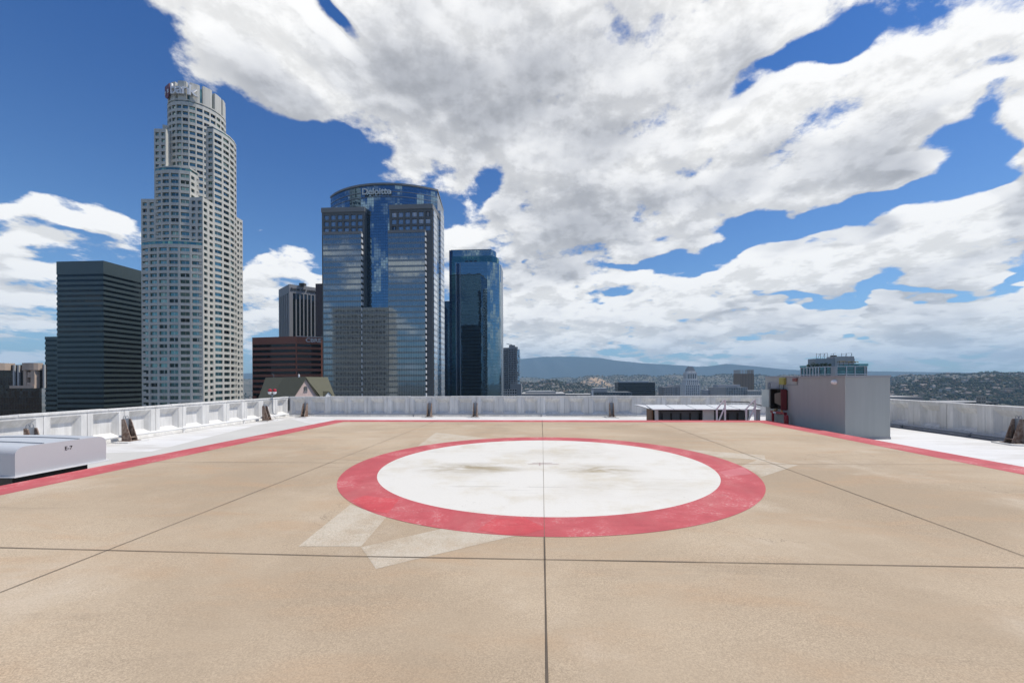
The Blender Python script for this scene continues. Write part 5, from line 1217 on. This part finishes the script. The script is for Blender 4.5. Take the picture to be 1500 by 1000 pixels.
def height(x, y):
    x = np.asarray(x, float); y = np.asarray(y, float); z = np.zeros_like(x)
    for hx_, hy_, h, sx, sy, a in HA:
        dx, dy = x-hx_, y-hy_; u = dx*math.cos(a)-dy*math.sin(a); v = dx*math.sin(a)+dy*math.cos(a)
        z = np.maximum(z, h*np.exp(-(u/sx)**2/2-(v/sy)**2/2))
    w = (np.sin(x*.011+y*.004)+np.sin(y*.009-x*.006+1.3)+np.sin(x*.023-y*.017))*.02+.97
    return z*w
azs = np.radians(np.concatenate([np.linspace(-180, -55, 14)[:-1], np.linspace(-55, 60, 300), np.linspace(60, 180, 14)[1:]])); rs = np.concatenate([[0.0], np.geomspace(60, 13500, 110)])
AZ, RS = np.meshgrid(azs, rs); gx_, gy_ = RS*np.sin(AZ), RS*np.cos(AZ); gz = GZ+height(gx_, gy_)
def grid_mesh(name, x, y, z, mat, smooth=True):
    h_, w_ = x.shape; me = bpy.data.meshes.new(name); v = np.stack([x, y, z], -1).reshape(-1, 3)
    i = np.arange(h_*w_).reshape(h_, w_); q = np.stack([i[:-1, :-1], i[1:, :-1], i[1:, 1:], i[:-1, 1:]], -1).reshape(-1, 4)
    me.from_pydata(v.tolist(), [], q[:, ::-1].tolist()); me.materials.append(mat)
    me.polygons.foreach_set('use_smooth', np.full(len(me.polygons), smooth)); me.update()
    o = bpy.data.objects.new(name, me); COL.objects.link(o); return o
t = NT('far_ground'); p = t.pos()
c = t.mix(t.ramp(t.noise(p, .006, 6, .65), .4, .62), (.065, .063, .045), (.13, .115, .09)); c = t.mix(t.math('MULTIPLY', t.ramp(t.noise(p, .03, 4, .6), .52, .66), .7), c, (.20, .185, .165))
sunlit_tan = t.ramp(t.vm('LENGTH', t.n('ShaderNodeMapping', {'Vector': p, 'Location': (*polar(872, 4200), 0), 'Scale': (260, 420, 4000)}, vector_type='TEXTURE').outputs[0], out=1), 1.0, .4)  # tan hillside, with its sunlit brightness put into the ground colour
c = t.mix(t.math('MULTIPLY', sunlit_tan, t.ramp(t.noise(p, .012, 4, .6), .4, .55)), c, (.42, .29, .18))
gmat = t.pbr(c, .95, 0, .1)
g_ = grid_mesh('ground', gx_, gy_, gz, gmat); tag(g_, kind='structure')
# mountains
prof = [(-400, 550), (0, 550), (250, 547), (330, 545), (372, 544.5), (440, 547), (600, 541), (700, 534), (752, 526), (800, 522.5), (850, 522.5), (882, 525), (905, 529), (950, 533), (990, 535.5), (1022, 538), (1045, 536.5), (1063, 534), (1082, 535.5), (1120, 539.5), (1160, 543), (1200, 544.5), (1300, 546), (1400, 548), (1500, 549.5), (1900, 551)]
paz = [math.atan2(ray(a, 500).x, ray(a, 500).y) for a, b in prof]; ppy = [b for a, b in prof]
az2 = np.linspace(paz[0], paz[-1], 420); r2 = np.linspace(10400, 13300, 34); A2, R2 = np.meshgrid(az2, r2)
pyi = np.interp(A2, paz, ppy)
crest = 11900.0
wob = sum(np.sin(A2*k+ph)*am for k, ph, am in ((43, .4, .35), (91, 2.1, .22), (177, .9, .14), (331, 4.0, .08)))
hh = (EYE.z+(500+CY-pyi)*crest*np.cos(A2+YAW)/FPX)-GZ
sh = np.clip(1-np.abs(R2-crest)/1500, 0, 1); spur = .93+.07*np.sin(A2*61+R2*.002+np.sin(A2*23)*3)
zz_ = GZ-1+hh*np.where(sh > .98, 1, sh**.85*spur)*(1+wob*.018)
mt = mat_mottled('mountain_slope', (.03, .036, .04), .2, .004, .95, .1, 0, fine=10)
o = grid_mesh('mountains', R2*np.sin(A2), R2*np.cos(A2), zz_, mt); tag(o, kind='structure')

# houses on the plain and on the hills
hmats = [mat_mottled('house_'+n, c, .05, .1, .85, .2, 0, fine=1) for n, c in (('white', (.40, .385, .36)), ('cream', (.34, .29, .23)), ('tan', (.26, .19, .14)), ('grey', (.20, .20, .20)), ('ochre', (.32, .20, .13)))]
rfm = mat_mottled('house_roof', (.24, .20, .18), .2, .05, .9, .1, 0, fine=1)
def hshape(m, x, y, z, w, d, h, a, pitched, mi, mr):
    ca, sa = math.cos(a), math.sin(a); L = lambda u, v: (x+u*ca-v*sa, y+u*sa+v*ca)
    q = [L(-w, -d), L(w, -d), L(w, d), L(-w, d)]
    m.prism(q, z-6, z+h, mi, mr if not pitched else mi, False)
    if pitched:
        r0, r1 = L(-w, 0), L(w, 0); zr_ = z+h+d*.5
        m.poly([(*q[0], z+h+.02), (*q[1], z+h+.02), (*r1, zr_), (*r0, zr_)], mr); m.poly([(*q[2], z+h+.02), (*q[3], z+h+.02), (*r0, zr_), (*r1, zr_)], mr)
        m.poly([(*q[3], z+h), (*q[0], z+h), (*r0, zr_)], mi); m.poly([(*q[1], z+h), (*q[2], z+h), (*r1, zr_)], mi)
spots = []
while len(spots) < 2100:
    px = rng.uniform(290, 1560) if rng.random() < .1 else rng.uniform(740, 1560); r = 2350*(6200/2350)**rng.random(); x, y = polar(px, r)
    spots.append((r, x, y))
spots.sort(); SP = np.array(spots); SH = height(SP[:, 1], SP[:, 2])
protos = []
for k in range(6):
    m = MB(); hshape(m, 0, 0, 0, *((9, 6, 6), (12, 8, 8), (16, 9, 7), (7, 6, 7), (22, 12, 10), (14, 10, 13))[k], 0, k not in (2, 4, 5), 0, 1)
    protos.append((m, k))
meshes = {}
rs_ = random.Random(21); rest = MB(); cnt = 0
for i, (r, x, y) in enumerate(spots):
    z = GZ+SH[i]; pp = proj((x, y, z+7))
    if pp is None or not (-20 < pp[0] < 1520): continue
    if cnt < 280 and r < 3600 and rs_.random() < .5 and pp[1] < 584:
        k = rs_.randrange(6); c = rs_.randrange(5)
        if (k, c) not in meshes:
            o = protos[k][0].build('house', [hmats[c], rfm]); meshes[(k, c)] = o
        else:
            o = meshes[(k, c)].copy(); COL.objects.link(o)
        o.location = (x, y, z); o.rotation_euler = (0, 0, rs_.uniform(-.6, .6)); cnt += 1
        tag(o, 'tiny far off house among dark trees beyond the parapet', 'house', 'far off houses among the trees')
    else:
        big = rs_.random() < .06
        hshape(rest, x, y, z, rs_.uniform(5, 11)*(2 if big else 1), rs_.uniform(5, 8)*(1.8 if big else 1), rs_.uniform(4, 9)*(1.3 if big else 1), rs_.uniform(-.6, .6), rs_.random() < .5 and not big, rs_.choice([0, 0, 1, 1, 2, 3, 4]), 5)
tag(rest.build('distant_houses', hmats+[rfm]), 'countless specks of houses on the distant hills', None, None, 'stuff')
# woods
tmat = [mat_mottled('far_foliage_'+n, c, .3, .01, .9, .1, 0, fine=10) for n, c in (('green', (.028, .036, .020)), ('olive', (.048, .048, .028)), ('brown', (.085, .062, .042)))]  # very dark greens: cloud shadow over the hills is put into the foliage colour
ico = bmesh.new(); bmesh.ops.create_icosphere(ico, subdivisions=1, radius=1); iv = np.array([v.co[:] for v in ico.verts]); fi = np.array([[v.index for v in f.verts] for f in ico.faces]); ico.free()
N = 46000
px = np.where(rng.random(N) < .1, rng.uniform(290, 1560, N), rng.uniform(745, 1570, N)); rr = 2300*(6500/2300)**rng.random(N)
dx = (px-750-CX)/FPX; aa = np.arctan(dx)-YAW; tx, ty = rr*np.sin(aa), rr*np.cos(aa); tz = GZ+height(tx, ty)
dens_ = np.sin(tx*.006+1)+np.sin(ty*.005+tx*.003)+rng.uniform(-1.2, 1.8, N); keep = (dens_ > -.7) & (np.hypot(tx-polar(872, 4200)[0], ty-polar(872, 4200)[1]) > rng.uniform(0, 330, N))
tx, ty, tz, rr = tx[keep], ty[keep], tz[keep], rr[keep]; n = len(tx); s = rng.uniform(2.6, 6.6, n)*np.where(rng.random(n) < .08, 1.5, 1)
V = iv[None]*s[:, None, None]*rng.uniform(.75, 1.25, (n, len(iv), 1)); V[:, :, 2] *= rng.uniform(.8, 1.3, (n, 1)); V += np.stack([tx, ty, tz+s*.8], -1)[:, None]
F = fi[None]+(np.arange(n)*len(iv))[:, None, None]
me = bpy.data.meshes.new('distant_trees'); me.vertices.add(n*len(iv)); me.vertices.foreach_set('co', V.reshape(-1).astype(np.float32))
nf = n*len(fi); me.loops.add(nf*3); me.loops.foreach_set('vertex_index', F.reshape(-1).astype(np.int32)); me.polygons.add(nf); me.polygons.foreach_set('loop_start', (np.arange(nf)*3).astype(np.int32))
for q in tmat: me.materials.append(q)
me.polygons.foreach_set('material_index', np.repeat(rng.choice([0, 0, 0, 1, 1, 2], n), len(fi)).astype(np.int32)); me.update(calc_edges=True); me.validate()
o = bpy.data.objects.new('distant_trees', me); COL.objects.link(o); tag(o, 'dark far off woods covering the plain and hills', None, None, 'stuff')
# air
t = NT('haze_air'); v = t.n('ShaderNodeVolumePrincipled', {'Color': (.46, .74, 1.0, 1), 'Density': 7.0e-5, 'Anisotropy': 0.0})
t.t.links.new(v.outputs[0], t.n('ShaderNodeOutputMaterial').inputs[1])
m = MB(); m.box((-14500, -14500, GZ-2), (14500, 14500, 780)); hz_ = m.build('haze', t.m); tag(hz_, kind='stuff')
